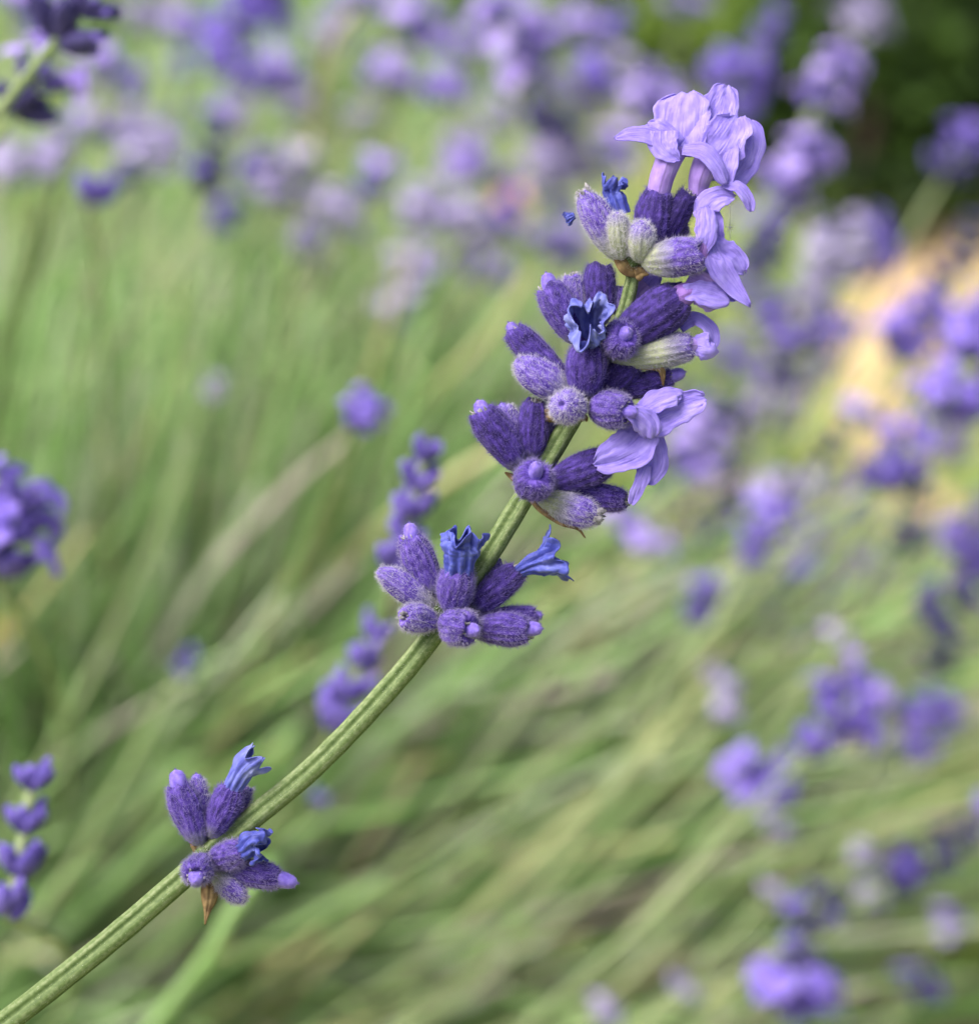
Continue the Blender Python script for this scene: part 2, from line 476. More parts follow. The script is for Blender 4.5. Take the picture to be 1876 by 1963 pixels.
def in_path(x, y):
    d = np.hypot(pp[:, 0] - x, pp[:, 1] - y)
    i = int(d.argmin())
    return d[i] < pw[i] * 0.95
def grass_blade(r):
    while True:
        y = 0.75 + 2.2 * r.random() ** 1.3
        x = r.uniform(-0.42, 0.42) * y * 0.75 + r.uniform(-.1, .1)
        if not in_path(x, y): break
    p = np.array([x, y, 0.0])
    return p, np.array([r.gauss(0, .4), r.gauss(0, .4), 1.0]), r.uniform(0.02, 0.07), r.uniform(0.0010, 0.0022)
M['g_lime'] = plain('grass_lime', (0.20, 0.34, 0.045), (0.32, 0.46, 0.09), 20, 0.6, 0.3)
M['g_yellow'] = plain('grass_yellow', (0.36, 0.40, 0.10), (0.50, 0.50, 0.18), 20, 0.6, 0.3)
leaves(16000, grass_blade, 0, ['g_lime', 'g_yellow', 'b_mid', 'b_straw'], [5, 4, 2, 1], 'grass',
       'short yellowish green grass on the ground beyond the lavender', 'grass', 5)

# ------------------------------------------------------------------ shrubs behind the path
def shrub(loc, rad, hgt, mats, weights, nleaf, label, seed, leafsize=0.022):
    r = random.Random(seed)
    loc = np.asarray(loc, float)
    root = empty('shrub', loc, label, 'shrub')
    tr = []
    for i in range(9):
        a = r.uniform(0, 6.283)
        e = loc + np.array([math.cos(a) * rad * .7, math.sin(a) * rad * .7, hgt * r.uniform(.5, .95)])
        tr.append((shoot(loc + np.array([r.gauss(0, .02), r.gauss(0, .02), 0]), e, 0.05, 7), 0.009, 0.003, 0))
    V, F, mi = strands(tr, 6)
    mk('trunk', V, F, [M['bark']], root)
    clumps = []
    for i in range(46):
        while True:
            q = np.array([r.uniform(-1, 1), r.uniform(-1, 1), r.uniform(0.05, 1)])
            if np.hypot(q[0], q[1]) ** 2 + (q[2] * 0.95) ** 2 < 1: break
        clumps.append((q * np.array([rad, rad, hgt]), r.uniform(0.16, 0.30) * rad, r.choices(range(len(mats)), weights)[0]))
    V = []; F = []; mi = []
    for _ in range(nleaf):
        c, cr, ck = clumps[r.randrange(len(clumps))]
        v = unit([r.gauss(0, 1), r.gauss(0, 1), r.gauss(0, 1)])
        p = loc + c + v * cr * r.uniform(.6, 1.0)
        d = unit(v + np.array([r.gauss(0, .6), r.gauss(0, .6), r.gauss(0.2, .5)]))
        sd = unit(np.cross(d, (r.gauss(0, 1), r.gauss(0, 1), 1)))
        l = leafsize * r.uniform(.7, 1.3); w = l * .28
        up = np.cross(sd, d)
        o = len(V)
        V += [p, p + d * l * .5 - sd * w + up * w * .3, p + d * l, p + d * l * .5 + sd * w + up * w * .3, p + d * l * .5]
        k = ck if r.random() < .75 else r.choices(range(len(mats)), weights)[0]
        F += [(o, o + 1, o + 4), (o + 1, o + 2, o + 4), (o + 2, o + 3, o + 4), (o + 3, o, o + 4)]; mi += [k] * 4
    cr = mk('crown', V, F, [M[m] for m in mats], root, mi=mi)
    cr['kind'] = 'stuff'
    return root
M['bark'] = plain('shrub_bark', (0.035, 0.027, 0.018), (0.08, 0.06, 0.04), 60, 0.9)
M['leaf_dark'] = plain('leaf_dark', (0.012, 0.030, 0.007), (0.030, 0.062, 0.014), 30, 0.5, 0.15)
M['leaf_mid'] = plain('leaf_mid', (0.05, 0.105, 0.017), (0.09, 0.17, 0.033), 30, 0.5, 0.2)
M['leaf_lime'] = plain('leaf_lime', (0.19, 0.31, 0.05), (0.30, 0.43, 0.10), 30, 0.5, 0.3)
shrub((0.250, 1.66, 0), 0.110, 0.30, ['leaf_dark', 'leaf_mid'], [5, 3], 11000, 'dark green leafy shrub standing behind the sandy path', 11, .014)
shrub((0.43, 1.90, 0), 0.10, 0.34, ['leaf_mid', 'leaf_lime', 'leaf_dark'], [4, 3, 1], 5000, 'mid green leafy shrub next to the dark shrub', 12, .016)
shrub((0.14, 1.98, 0), 0.12, 0.24, ['leaf_lime', 'leaf_mid'], [6, 1], 5000, 'bright lime green shrub behind the topmost sharp petals', 13, .018)
shrub((-0.14, 2.0, 0), 0.26, 0.26, ['leaf_mid', 'b_mid', 'leaf_lime'], [4, 4, 3], 6000, 'mid green low shrub behind the bank of lavender heads', 14)

# ------------------------------------------------------------------ background lavender stalks
def low_calyx(V, F, mi, base, dr, ln, w, k, ns=8):
    dr = unit(dr)
    path = np.array([base + dr * ln * t for t in (0, .18, .5, .85, 1.0)])
    T, N, B = frames(path)
    r = np.array([.25, .7, 1.0, .85, .45]) * w
    off = len(V)
    for i in range(5):
        for j in range(ns):
            a = 2 * math.pi * j / ns
            V.append(path[i] + (N[i] * math.cos(a) + B[i] * math.sin(a)) * r[i])
    f = grid_faces(5, ns, True, off)
    f.append(tuple(off + 4 * ns + j for j in range(ns)))
    F += f; mi += [k] * len(f)

def low_corolla(V, F, mi, base, dr, ln, size, k, r):
    dr = unit(dr)
    low_calyx(V, F, mi, base, dr, ln, size * 0.16, k, 6)
    c = base + dr * ln
    s1 = unit(np.cross(dr, (0.3, 0.2, 1))); s2 = np.cross(dr, s1)
    for q in range(5):
        a = q * 1.2566 + r.uniform(-.2, .2)
        o = s1 * math.cos(a) + s2 * math.sin(a)
        tn = np.cross(dr, o)
        L = size * (0.62 if q < 2 else 0.42) * r.uniform(.85, 1.15)
        w = L * 0.5
        off = len(V)
        for t, ww, u in ((0, .3, -.05), (.5, 1, .16), (.85, .85, .12), (1.0, .35, .0)):
            m = c + o * L * t + dr * L * u
            V.append(m - tn * w * ww + dr * L * r.uniform(-.08, .08)); V.append(m + dr * L * .06); V.append(m + tn * w * ww + dr * L * r.uniform(-.08, .08))
        for i in range(3):
            for j in range(2):
                b = off + i * 3 + j
                F.append((b, b + 1, b + 4, b + 3)); mi.append(k)

def whorl_mesh(name, seed, ncal, open_frac, mats, ang=(0.6, 1.15), clen=0.0062, cw=0.00155):
    """one ring of flowers round the stalk (axis +Z), mats = calyx, petal, stem"""
    r = random.Random(seed)
    V = []; F = []; mi = []
    for i in range(ncal):
        a = 2 * math.pi * i / ncal + r.uniform(-.25, .25)
        th = r.uniform(*ang)
        d = np.array([math.cos(a) * math.sin(th), math.sin(a) * math.sin(th), math.cos(th)])
        b = np.array([math.cos(a) * .0008, math.sin(a) * .0008, r.uniform(-.0012, .0012)])
        l = clen * r.uniform(.8, 1.15)
        low_calyx(V, F, mi, b, d, l, cw * r.uniform(.85, 1.15), 0)
        if r.random() < open_frac:
            low_corolla(V, F, mi, b + d * l * .8, d + np.array([0, 0, .1]), 0.0038 * r.uniform(.8, 1.2), 0.0068 * r.uniform(.85, 1.2), 1, r)
        elif r.random() < .5:
            low_calyx(V, F, mi, b + d * l * .85, d, l * .3, cw * .6, 1, 6)
    me = bpy.data.meshes.new(name)
    V = np.array(V)
    me.from_pydata(V.tolist(), [], F)
    for m in mats: me.materials.append(M[m])
    me.polygons.foreach_set('material_index', mi)
    me.polygons.foreach_set('use_smooth', np.ones(len(F), bool))
    me.update()
    return me

KINDS = {
    'bloom':  ('bcalyx', 'bpetal', 0.62, 8),
    'violet': ('bcalyx', 'bpetal_violet', 0.5, 8),
    'bud':    ('bcalyx', 'bpetal_violet', 0.0, 8),
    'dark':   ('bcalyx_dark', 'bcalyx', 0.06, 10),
    'mauve':  ('bcalyx_grey', 'bpetal_mauve', 0.45, 8),
    'grey':   ('bcalyx_grey', 'bpetal_mauve', 0.0, 8),
    'white':  ('bcalyx_grey', 'bpale', 0.7, 8),
}
WH = {}
for i, (k, (c, p_, of, nc)) in enumerate(KINDS.items()):
    WH[k] = [whorl_mesh('whorl_' + k, 100 + i * 10 + j, nc, of, (c, p_), ang=(.30, .85) if k == 'bud' else (.6, 1.15)) for j in range(3)]

STALKS = []
def stalk(x, y, d, kind, nw=3, tilt=58, length=None, away=None, label=None, group=None, base=None, tip_kind=None, scale=1.0, lean=0.0, low_kind=None):
    """a lavender stalk whose flower head is centred at drawing position x, y at distance d; tilt = angle of the head in the picture"""
    r = random.Random(int(x * 7 + y * 13 + d * 1000))
    c = at(x, y, d)
    ax = unit(RIGHT * math.cos(math.radians(tilt)) + UP * math.sin(math.radians(tilt)) + FWD * (lean + r.uniform(-.25, .15)))
    gap = 0.0068 * scale
    HL = gap * max(nw - 1, 0) if length is None else length
    bot = c - ax * HL / 2
    top = c + ax * HL / 2
    if base is None:
        a = r.uniform(0, 6.283); q = 0.14 * math.sqrt(r.random())
        base = B1 + np.array([math.cos(a) * q, math.sin(a) * q, 0])
        if x > 1250 and y < 1000: base = base + np.array([0.22, 0.25, 0]) * r.uniform(.6, 1.1)
    base = np.asarray(base, float).copy(); base[2] = 0
    root = empty('lavender_stalk', base, label, 'lavender', group)
    L = np.linalg.norm(bot - base)
    ctrl = bot - ax * L * 0.42 if d > .45 else bot - ax * L * .10 + FWD * L * .5
    if away is not None: ctrl = bot - ax * away
    ctrl[2] = max(ctrl[2], 0.03)
    pth = np.vstack([bez(base, ctrl, bot, 12)[:-1], [bot], [(bot + top) / 2], [top]]) if HL > 0 else bez(base, ctrl, bot, 12)
    V, F, mi = strands([(pth, 0.0009, 0.0006, 0)], 6)
    mk('stem', V, F, [M['bstem']], root)
    rot = Vector(ax).to_track_quat('Z', 'Y').to_matrix().to_4x4()
    for i in range(nw):
        t = i / max(nw - 1, 1)
        kk = kind
        if tip_kind and i == nw - 1: kk = tip_kind
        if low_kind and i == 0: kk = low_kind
        me = WH[kk][r.randrange(3)]
        ob = bpy.data.objects.new('flower_whorl', me)
        COL.objects.link(ob)
        ob.parent = root
        pos = bot + (top - bot) * t
        s = scale * (1.0 - 0.28 * t) * r.uniform(.9, 1.1)
        ob.matrix_local = Matrix.Translation(Vector(pos - base)) @ rot @ Matrix.Rotation(r.uniform(0, 6.28), 4, 'Z') @ Matrix.Scale(s, 4)
    STALKS.append(root)
    return root

# the ones that can be told apart
ST = [
 # x, y, d, kind, whorls, tilt, label, extra
 (785, 990, 0.31, 'bud', 5, 75, 'slim lavender stalk with paired violet buds directly behind the sharp stalk', dict(scale=.60, length=.0145)),
 (675, 1310, 0.335, 'bud', 4, 66, 'blurred lavender stalk with forked violet buds just behind the long sharp stem', dict(scale=.66, length=.0125)),
 (38, 1635, 0.285, 'bud', 4, 80, 'softly blurred lavender stalk with four violet bud rings at the low left of the bush', dict(scale=.62, length=.0140)),
 (10, 1030, 0.325, 'violet', 3, 70, 'softly blurred lavender stalk with rounded saturated violet head over green stems', dict(scale=.8, length=.009)),
 (135, 45, 0.30, 'dark', 2, 50, 'dark indigo lavender stalk with spread pointed buds and a visible stem', dict(scale=.8, length=.004, away=.12, base=(-.42, .42, 0))),
 (50, 190, 0.33, 'dark', 2, 55, 'indigo lavender stalk with lilac petals below the dark spread buds', dict(scale=.75, tip_kind='bloom', away=.12, base=(-.45, .45, 0))),
 (170, 388, 0.42, 'bud', 1, 60, 'single small ring of slate violet buds on a stalk above the green stems', dict(scale=.8)),
 (430, 85, 0.62, 'violet', 3, 58, 'saturated violet lavender head with dark centre in the blurred flower bank', dict(scale=1.0)),
 (490, 5, 0.66, 'violet', 2, 58, 'deep violet lavender head next to the one with a dark centre', dict(scale=1.0)),
 (408, 300, 0.60, 'dark', 4, 84, 'upright dark lavender spike with one violet tip over the green stems', dict(tip_kind='bloom', scale=.8, length=.018)),
 (548, 345, 0.62, 'mauve', 3, 66, 'faded lavender stalk with whitish tip among the green stems', dict(tip_kind='white', scale=.85, length=.013)),
 (592, 480, 0.64, 'mauve', 2, 75, 'small lavender stalk with one pale lilac bloom over pale stems', dict(tip_kind='bloom', scale=.8)),
 (715, 350, 0.62, 'bud', 2, 70, 'narrow lavender stalk with pale lilac tip and violet buds beneath', dict(tip_kind='bloom', scale=.85)),
 (690, 802, 0.37, 'violet', 2, 55, 'lone compact round violet bud head floating over the green stems', dict(scale=.42, length=.003)),
 (405, 748, 0.52, 'grey', 2, 70, 'tiny slate grey bud head over the middle of the green stems', dict(scale=.42)),
 (352, 1280, 0.48, 'bud', 2, 62, 'faint greyish violet bud head low among the green stems', dict(scale=.5)),
 (605, 1540, 0.42, 'bud', 1, 60, 'very small violet bud tip just under the long sharp stem', dict(scale=.36)),
 (1000, 85, 0.60, 'bloom', 3, 130, 'lavender stalk with the brightest pale lilac blooms leaning against the others', dict(scale=1.1)),
 (1075, 215, 0.62, 'mauve', 3, 40, 'mauve lavender head with a dark violet drooping lower part', dict(tip_kind='violet', low_kind='dark', scale=1.2)),
 (1255, 195, 0.60, 'bloom', 2, 75, 'pinkish lilac lavender tip just behind the topmost sharp petals', dict(scale=.85)),
 (1395, 160, 0.62, 'violet', 2, 30, 'violet lavender head half hidden by the topmost sharp petals', dict(scale=1.15)),
 (1470, 60, 0.66, 'bud', 2, 60, 'dusky violet bud head against the dark shrub', dict(scale=.95)),
 (1645, 50, 0.80, 'mauve', 2, 65, 'faded grey-mauve lavender head above the dark shrub', dict(scale=1.0)),
 (1585, 165, 0.55, 'bloom', 3, 60, 'lavender stalk with several bright violet blooms right in front of the dark shrub', dict(scale=.68)),
 (1520, 335, 0.52, 'bloom', 3, 52, 'lilac lavender head at the lower edge of the dark shrub beside the sharp petals', dict(scale=.75)),
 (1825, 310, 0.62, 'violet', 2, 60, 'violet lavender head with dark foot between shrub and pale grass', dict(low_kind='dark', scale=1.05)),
 (1605, 480, 0.62, 'mauve', 3, 14, 'muted violet lavender head lying sideways under the dark shrub', dict(tip_kind='violet', scale=1.1)),
 (1852, 475, 0.62, 'dark', 3, 72, 'slate dark bud spike beside the sandy path', dict(scale=.8)),
 (1745, 640, 0.58, 'violet', 3, 62, 'upright violet lavender spike standing against the sandy path', dict(scale=.85)),
 (1845, 720, 0.50, 'violet', 4, 66, 'large deep violet lavender spike right of the sandy path', dict(scale=.9)),
 (1535, 710, 0.66, 'mauve', 4, 50, 'long muted mauve lavender spike left of the sandy path', dict(tip_kind='bloom', scale=1.1)),
 (1640, 812, 0.60, 'bloom', 1, 60, 'small pale lilac bloom at the foot of the sandy path', dict(scale=.8)),
 (1330, 875, 0.56, 'bloom', 3, 66, 'lilac lavender head with soft petals right beside the sharp lower petals', dict(scale=.75)),
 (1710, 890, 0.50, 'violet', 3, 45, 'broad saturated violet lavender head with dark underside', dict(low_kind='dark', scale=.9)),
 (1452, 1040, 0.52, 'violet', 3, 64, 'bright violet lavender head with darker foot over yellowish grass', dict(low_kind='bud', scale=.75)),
 (1207, 1045, 0.54, 'violet', 1, 60, 'single violet bloom close to the wilted blue trumpet', dict(low_kind='bloom', scale=.9)),
 (1640, 1088, 0.66, 'mauve', 2, 20, 'pale mauve lavender head lying level over olive grass', dict(scale=.8)),
 (1335, 1170, 0.56, 'bud', 2, 66, 'small violet bud head over yellowish stems', dict(tip_kind='violet', scale=.8)),
 (1535, 1170, 0.70, 'mauve', 4, 78, 'upright pale mauve faded lavender spike', dict(tip_kind='bloom', scale=1.1)),
 (1825, 1145, 0.54, 'dark', 3, 28, 'dark violet lavender head lying low at the side of the bush', dict(scale=1.0)),
 (1592, 1390, 0.47, 'violet', 3, 48, 'bright blue-violet lavender head leaning over the straw coloured stems', dict(low_kind='bud', tip_kind='bloom', scale=1.0)),
 (1455, 1495, 0.50, 'violet', 1, 80, 'violet lavender ring of buds with a pale gap in its middle', dict(scale=.75, lean=-1.5)),
 (1772, 1410, 0.54, 'violet', 3, 60, 'violet lavender head beside the leaning blue-violet one', dict(low_kind='bud', scale=.8)),
 (1722, 1385, 0.56, 'dark', 1, 60, 'small near-black bud ring between two violet heads', dict(scale=.8)),
 (1795, 1640, 0.50, 'dark', 5, 35, 'long dark indigo lavender spike with bright violet tip leaning flat', dict(tip_kind='violet', scale=.85, length=.022)),
 (1545, 1820, 0.50, 'dark', 4, 76, 'upright dark slate lavender spike with violet foot low in the bush', dict(low_kind='violet', scale=.8, length=.020)),
 (1510, 1945, 0.50, 'violet', 1, 70, 'violet bloom directly beneath the upright dark slate spike', dict(scale=.9)),
 (1812, 1795, 0.60, 'bloom', 1, 60, 'single small lilac bloom over bright green grass', dict(scale=.65)),
 (1762, 1900, 0.58, 'dark', 2, 60, 'small dark slate bud head beneath the single lilac bloom', dict(scale=.75)),
 (1800, 1265, 0.62, 'dark', 2, 66, 'little dark violet bud head under the level stem', dict(scale=.8)),
 (1290, 1900, 0.50, 'mauve', 1, 40, 'pale pinkish mauve bloom low over the straw coloured stems', dict(scale=.5)),
]
for (x, y, d, k, nw, tl, lab, ex) in ST:
    stalk(x, y, d, k, nw, tl, label=lab, **ex)

# look-alikes in the flower bank and in the right of the bush, told apart by what they stand beside
MARKS = [(100, 90, 'the dark indigo spread buds'), (440, 60, 'the violet head with a dark centre'), (408, 300, 'the upright dark spike'), (575, 330, 'the whitish tipped stalk'),
         (715, 350, 'the narrow lilac tipped stalk'), (988, 395, 'the salmon orange flower'), (1000, 85, 'the brightest lilac blooms'), (1075, 215, 'the drooping mauve head'),
         (1255, 120, 'the topmost sharp petals'), (800, 60, 'the pale straw stem'), (1500, 400, 'the foot of the dark shrub'), (1535, 710, 'the long mauve spike'),
         (1330, 880, 'the sharp drooping petals'), (1452, 1060, 'the bright violet head with darker foot'), (1830, 900, 'the broad violet head with dark underside'),
         (1380, 1350, 'the level dark stem'), (1560, 1700, 'the upright dark slate spike'), (1145, 1955, 'the pale pinkish mauve bloom')]
def beside(x, y):
    return min(MARKS, key=lambda m: (m[0] - x) ** 2 + (m[1] - y) ** 2)[2]

BANK = [
 (800, 60, .66, 'bloom'), (740, 150, .70, 'bloom'), (825, 185, .66, 'bloom'), (520, 150, .72, 'bloom'), (205, 140, .62, 'bloom'),
 (460, 175, .75, 'bloom'), (910, 535, .66, 'bloom'), (935, 350, .68, 'bloom'), (1050, 400, .64, 'bloom'),
 (1010, 470, .70, 'bloom'), (30, 20, .62, 'bloom'), (690, 20, .80, 'bloom'), (1310, 25, .85, 'bloom'), (190, 265, .70, 'bloom'),
 (640, 60, .9, 'bloom'), (880, 110, .85, 'bloom'), (1110, 60, .8, 'bloom'), (1180, 300, .72, 'bloom'), (880, 330, .78, 'bloom'), (350, 60, .85, 'bloom'), (1085, 480, .72, 'bloom'), (1230, 250, .85, 'bloom')]
for (x, y, d, k) in BANK:
    stalk(x, y, d, k, 1 if (x * 3 + y) % 3 else 2, 48 + (x * 7 + y * 3) % 34, scale=.9,
          label='blurred lilac lavender head in bloom beside ' + beside(x, y), group='lilac heads beside ' + beside(x, y))
BANK2 = [(140, 250, .75), (250, 170, .72), (240, 330, .8), (620, 80, .85), (350, 130, .8), (950, 230, .8),
         (1170, 60, .66), (1180, 150, .72), (960, 420, .72), (785, 530, .62), (762, 605, .66), (1100, 320, .8),
         (90, 320, .7), (900, 440, .8), (890, 290, .85), (450, 230, .85), (540, 60, .9), (330, 240, .85), (800, 420, .85), (1040, 330, .72), (690, 230, .9), (960, 150, .85), (60, 60, .8), (270, 40, .85), (300, 310, .8), (160, 160, .8), (20, 330, .75), (480, 330, .85), (640, 420, .8), (420, 420, .85), (250, 250, .75), (560, 200, .8)]
for (x, y, d) in BANK2:
    kd = 'mauve' if (x + y) % 3 else 'bud'
    if y > 290: d = min(d, .62)
    stalk(x, y, d, kd, 2, 50 + (x * 5 + y) % 30, scale=.85,
          label=('greyish mauve faded' if kd == 'mauve' else 'dusky violet budded') + ' lavender head by ' + beside(x, y), group=kd + ' heads by ' + beside(x, y))
RIGHT_B = [(1500, 780, .66), (1440, 800, .7), (1400, 700, .72), (1480, 620, .72), (1560, 560, .75), (1350, 960, .66), (1410, 900, .68),
           (1440, 1130, .7), (1550, 1035, .66), (1290, 1080, .7), (1270, 940, .7), (1860, 1040, .62), (1590, 880, .72), (1820, 860, .6), (1460, 440, .7), (1420, 560, .7), (1310, 780, .74),
           (1500, 690, .6), (1570, 640, .62), (1450, 500, .62), (1380, 1010, .64), (1480, 960, .62), (1570, 950, .66), (1790, 560, .66), (1800, 800, .58), (1860, 640, .56), (1650, 960, .6), (1740, 1010, .6), (1330, 620, .66), (1390, 800, .62), (1560, 1100, .66)]
for (x, y, d) in RIGHT_B:
    kd = ('mauve', 'bud', 'violet', 'dark')[(x // 10 + y // 10) % 4]
    stalk(x, y, d, kd, 2 if x % 3 else 3, 48 + (x * 5 + y) % 34, scale=.85,
          label={'mauve': 'dusky mauve', 'bud': 'violet budded', 'violet': 'violet flowering', 'dark': 'dark indigo'}[kd] + ' blurred lavender head by ' + beside(x, y), group=kd + ' heads by ' + beside(x, y))
for (x, y, d) in [(1380, 1380, .72), (1372, 1315, .74), (1650, 1730, .68), (1650, 1655, .7), (1470, 1720, .75), (1480, 1600, .74), (1145, 1955, .7), (1600, 1240, .75)]:
    stalk(x, y, .52, 'mauve', 1, 50, scale=.5,
          label='tiny faded mauve lavender bloom by ' + beside(x, y), group='tiny faded blooms by ' + beside(x, y))

# a few bare stems that stand out
def bare(pts, r, mat, label):
    P = np.array([at(*q) for q in pts])
    base = B1 + (P[0] - B1) * .25; base[2] = 0
    pth = np.vstack([bez(base, P[0] - unit(P[1] - P[0]) * .35 * np.linalg.norm(P[0] - base), P[0], 9)[:-1], spline(P, 14)])
    pth[:, 2] = np.maximum(pth[:, 2], 0.0)
    V, F, mi = strands([(pth, r, r * .8, 0)], 8)
    o = mk('flowerless_stalk', V, F, [M[mat]], origin=base)
    tag(o, label, 'stalk')
bare([(-60, 1500, .62), (10, 820, .52), (60, 560, .48), (125, 300, .44)], .0008, 'b_dark', 'dark thin bare stem rising under the dark indigo buds')
bare([(-90, 1250, .6), (-10, 780, .5), (35, 560, .46), (75, 400, .44)], .0008, 'b_dark', 'dark thin bare stem close beside another dark one under the indigo buds')
bare([(480, 1230, .68), (720, 1020, .6), (860, 920, .57), (965, 855, .56)], .0013, 'b_straw', 'pale straw stem slanting up to the third ring of sharp flowers')
bare([(860, 720, .62), (950, 630, .59), (1010, 530, .57)], .0014, 'b_straw', 'short cream coloured dry stem beside the fifth ring of sharp flowers')
bare([(200, 1350, .66), (400, 1100, .6), (560, 930, .58), (720, 800, .56)], .0011, 'b_mauve', 'dry pinkish bare stem slanting across the green stems')
bare([(300, 1960, .45), (400, 1830, .42), (450, 1740, .41), (520, 1650, .40)], .0012, 'b_light', 'pale green bare stem rising beneath the lowest sharp flowers')
bare([(1100, 1300, .7), (1350, 1222, .62), (1600, 1214, .6), (1900, 1210, .58)], .0010, 'b_dark', 'dark green bare stem running almost level over the grass')
bare([(560, 620, .75), (620, 150, .66), (680, 20, .62)], .0016, 'b_straw', 'pale straw coloured bare stem in the flower bank')

# small garden flowers among the lavender
def daisy(x, y, d, rad, mat, label):
    c = at(x, y, d)
    base = np.array([c[0], c[1] + .05, 0.0])
    root = empty('garden_flower', base, label, 'flower')
    V, F, mi = strands([(bez(base, (base + c) / 2 + np.array([0, .02, .05]), c, 8), .0012, .0009, 0)], 6)
    mk('stem', V, F, [M['bstem']], root)
    nrm = unit(-FWD + UP * .6)
    s1 = unit(np.cross(nrm, UP)); s2 = np.cross(nrm, s1)
    for q in range(9):
        a = q * 2 * math.pi / 9
        o = s1 * math.cos(a) + s2 * math.sin(a); tn = np.cross(nrm, o)
        V = []
        for t, w, u in ((.12, .10, 0), (.5, .24, .10), (.85, .22, .12), (1, .08, .05)):
            m = c + o * rad * t + nrm * rad * u
            V += [m - tn * rad * w, m + nrm * rad * .03, m + tn * rad * w]
        mk('petal', V, grid_faces(4, 3, False), [M[mat]], root, thick=.0002)
    V = []
    for i in range(5):
        for j in range(10):
            ph = i / 4 * math.pi / 2; a = j / 10 * 6.283
            V.append(c + (s1 * math.cos(a) + s2 * math.sin(a)) * rad * .25 * math.cos(ph) + nrm * rad * .16 * math.sin(ph))
    mk('flower_centre', V, grid_faces(5, 10), [M['b_straw']], root)
M['orange'] = plain('petal_salmon', (0.62, 0.32, 0.24), (0.72, 0.44, 0.36), 100, .6, .3)
M['yellow'] = plain('petal_yellow', (0.62, 0.46, 0.05), (0.75, 0.60, 0.10), 100, .6, .3)
daisy(986, 390, .78, .0075, 'orange', 'salmon orange flower glowing among the lilac lavender heads')
daisy(-4, 1185, .62, .006, 'yellow', 'small yellow flower peeking from the green stems')

# ------------------------------------------------------------------ the stalk in focus
SP = spline([(-160, 2085, -40), (15, 1958, -12), (200, 1812, 0), (345, 1688, 0), (420, 1622, 0), (500, 1556, 0), (600, 1472, 0), (700, 1370, 0), (780, 1280, 0),
             (838, 1205, 0), (905, 1108, 2), (948, 1045, 2), (1003, 955, 0), (1058, 866, 0), (1098, 800, 0), (1140, 728, -8), (1172, 664, -12),
             (1200, 585, -8), (1213, 528, 0), (1222, 488, 0)], 190)
start = W(SP[:1])[0]
FOOT = B1 + np.array([0.02, -0.05, 0.0])
low = bez(FOOT, start - unit(W(SP[3:4])[0] - start) * 0.25, start, 24)[:-1]
main = empty('lavender_stalk', FOOT, 'sharply focused lavender stalk with fuzzy violet flowers crossing in front of the blurred bush', 'lavender')

def main_stem():
    path = np.vstack([low, W(SP)])
    n = len(path); ns = 40
    wpx = np.concatenate([np.linspace(26, 24, len(low)), np.interp(np.linspace(0, 1, len(SP)), [0, .1, .25, .5, .68, .8, .9, 1], [24, 22.5, 21.5, 20.5, 19.5, 17, 13.5, 11])])
    rad = wpx * S
    T = np.gradient(path, axis=0); T /= np.linalg.norm(T, axis=1)[:, None]
    ln = np.concatenate([[0], np.cumsum(np.linalg.norm(np.diff(path, axis=0), axis=1))])
    V = []; UV = []; nrm_all = []
    wf = wob(8, 1800)
    for i in range(n):
        nn = unit(-FWD - T[i] * np.dot(-FWD, T[i])); bb = np.cross(T[i], nn)
        for j in range(ns):
            a = 2 * math.pi * j / ns
            prof = 1 - 0.15 * math.cos(4 * (a + .25)) - 0.05 * math.cos(8 * (a + .25)) + 0.015 * math.cos(12 * a)
            d = nn * math.cos(a) + bb * math.sin(a)
            V.append(path[i] + d * rad[i] * prof)
            nrm_all.append(d)
            UV.append((j / ns, ln[i] * 60))
    V = np.array(V)
    V += np.array(nrm_all) * (wf(V)[:, None] * 0.000022)
    F = grid_faces(n, ns)
    F.append(tuple(range((n - 1) * ns, n * ns)))
    mi = [0] * len(F)
    # short pale down
    Vh = []; Fh = []; o = len(V)
    for _ in range(5200):
        i = random.randrange(len(low) + 4, n); j = random.randrange(ns)
        p = V[i * ns + j] + (V[min(i + 1, n - 1) * ns + j] - V[i * ns + j]) * random.random()
        d = unit(nrm_all[i * ns + j] + T[i] * random.gauss(0, .5) + rng.normal(size=3) * .3)
        l = S * random.uniform(2.0, 5.0); s = np.cross(d, T[i]) * S * .3
        b = o + len(Vh)
        Vh += [p - s, p + s, p + d * l]
        Fh.append((b, b + 1, b + 2))
    V = np.vstack([V, Vh]); UV += [(0, 0)] * len(Vh)
    mk('stem', V, F + Fh, [M['stem'], M['hair_pale']], main, mi=mi + [1] * len(Fh), uv=UV, origin=start)
main_stem()

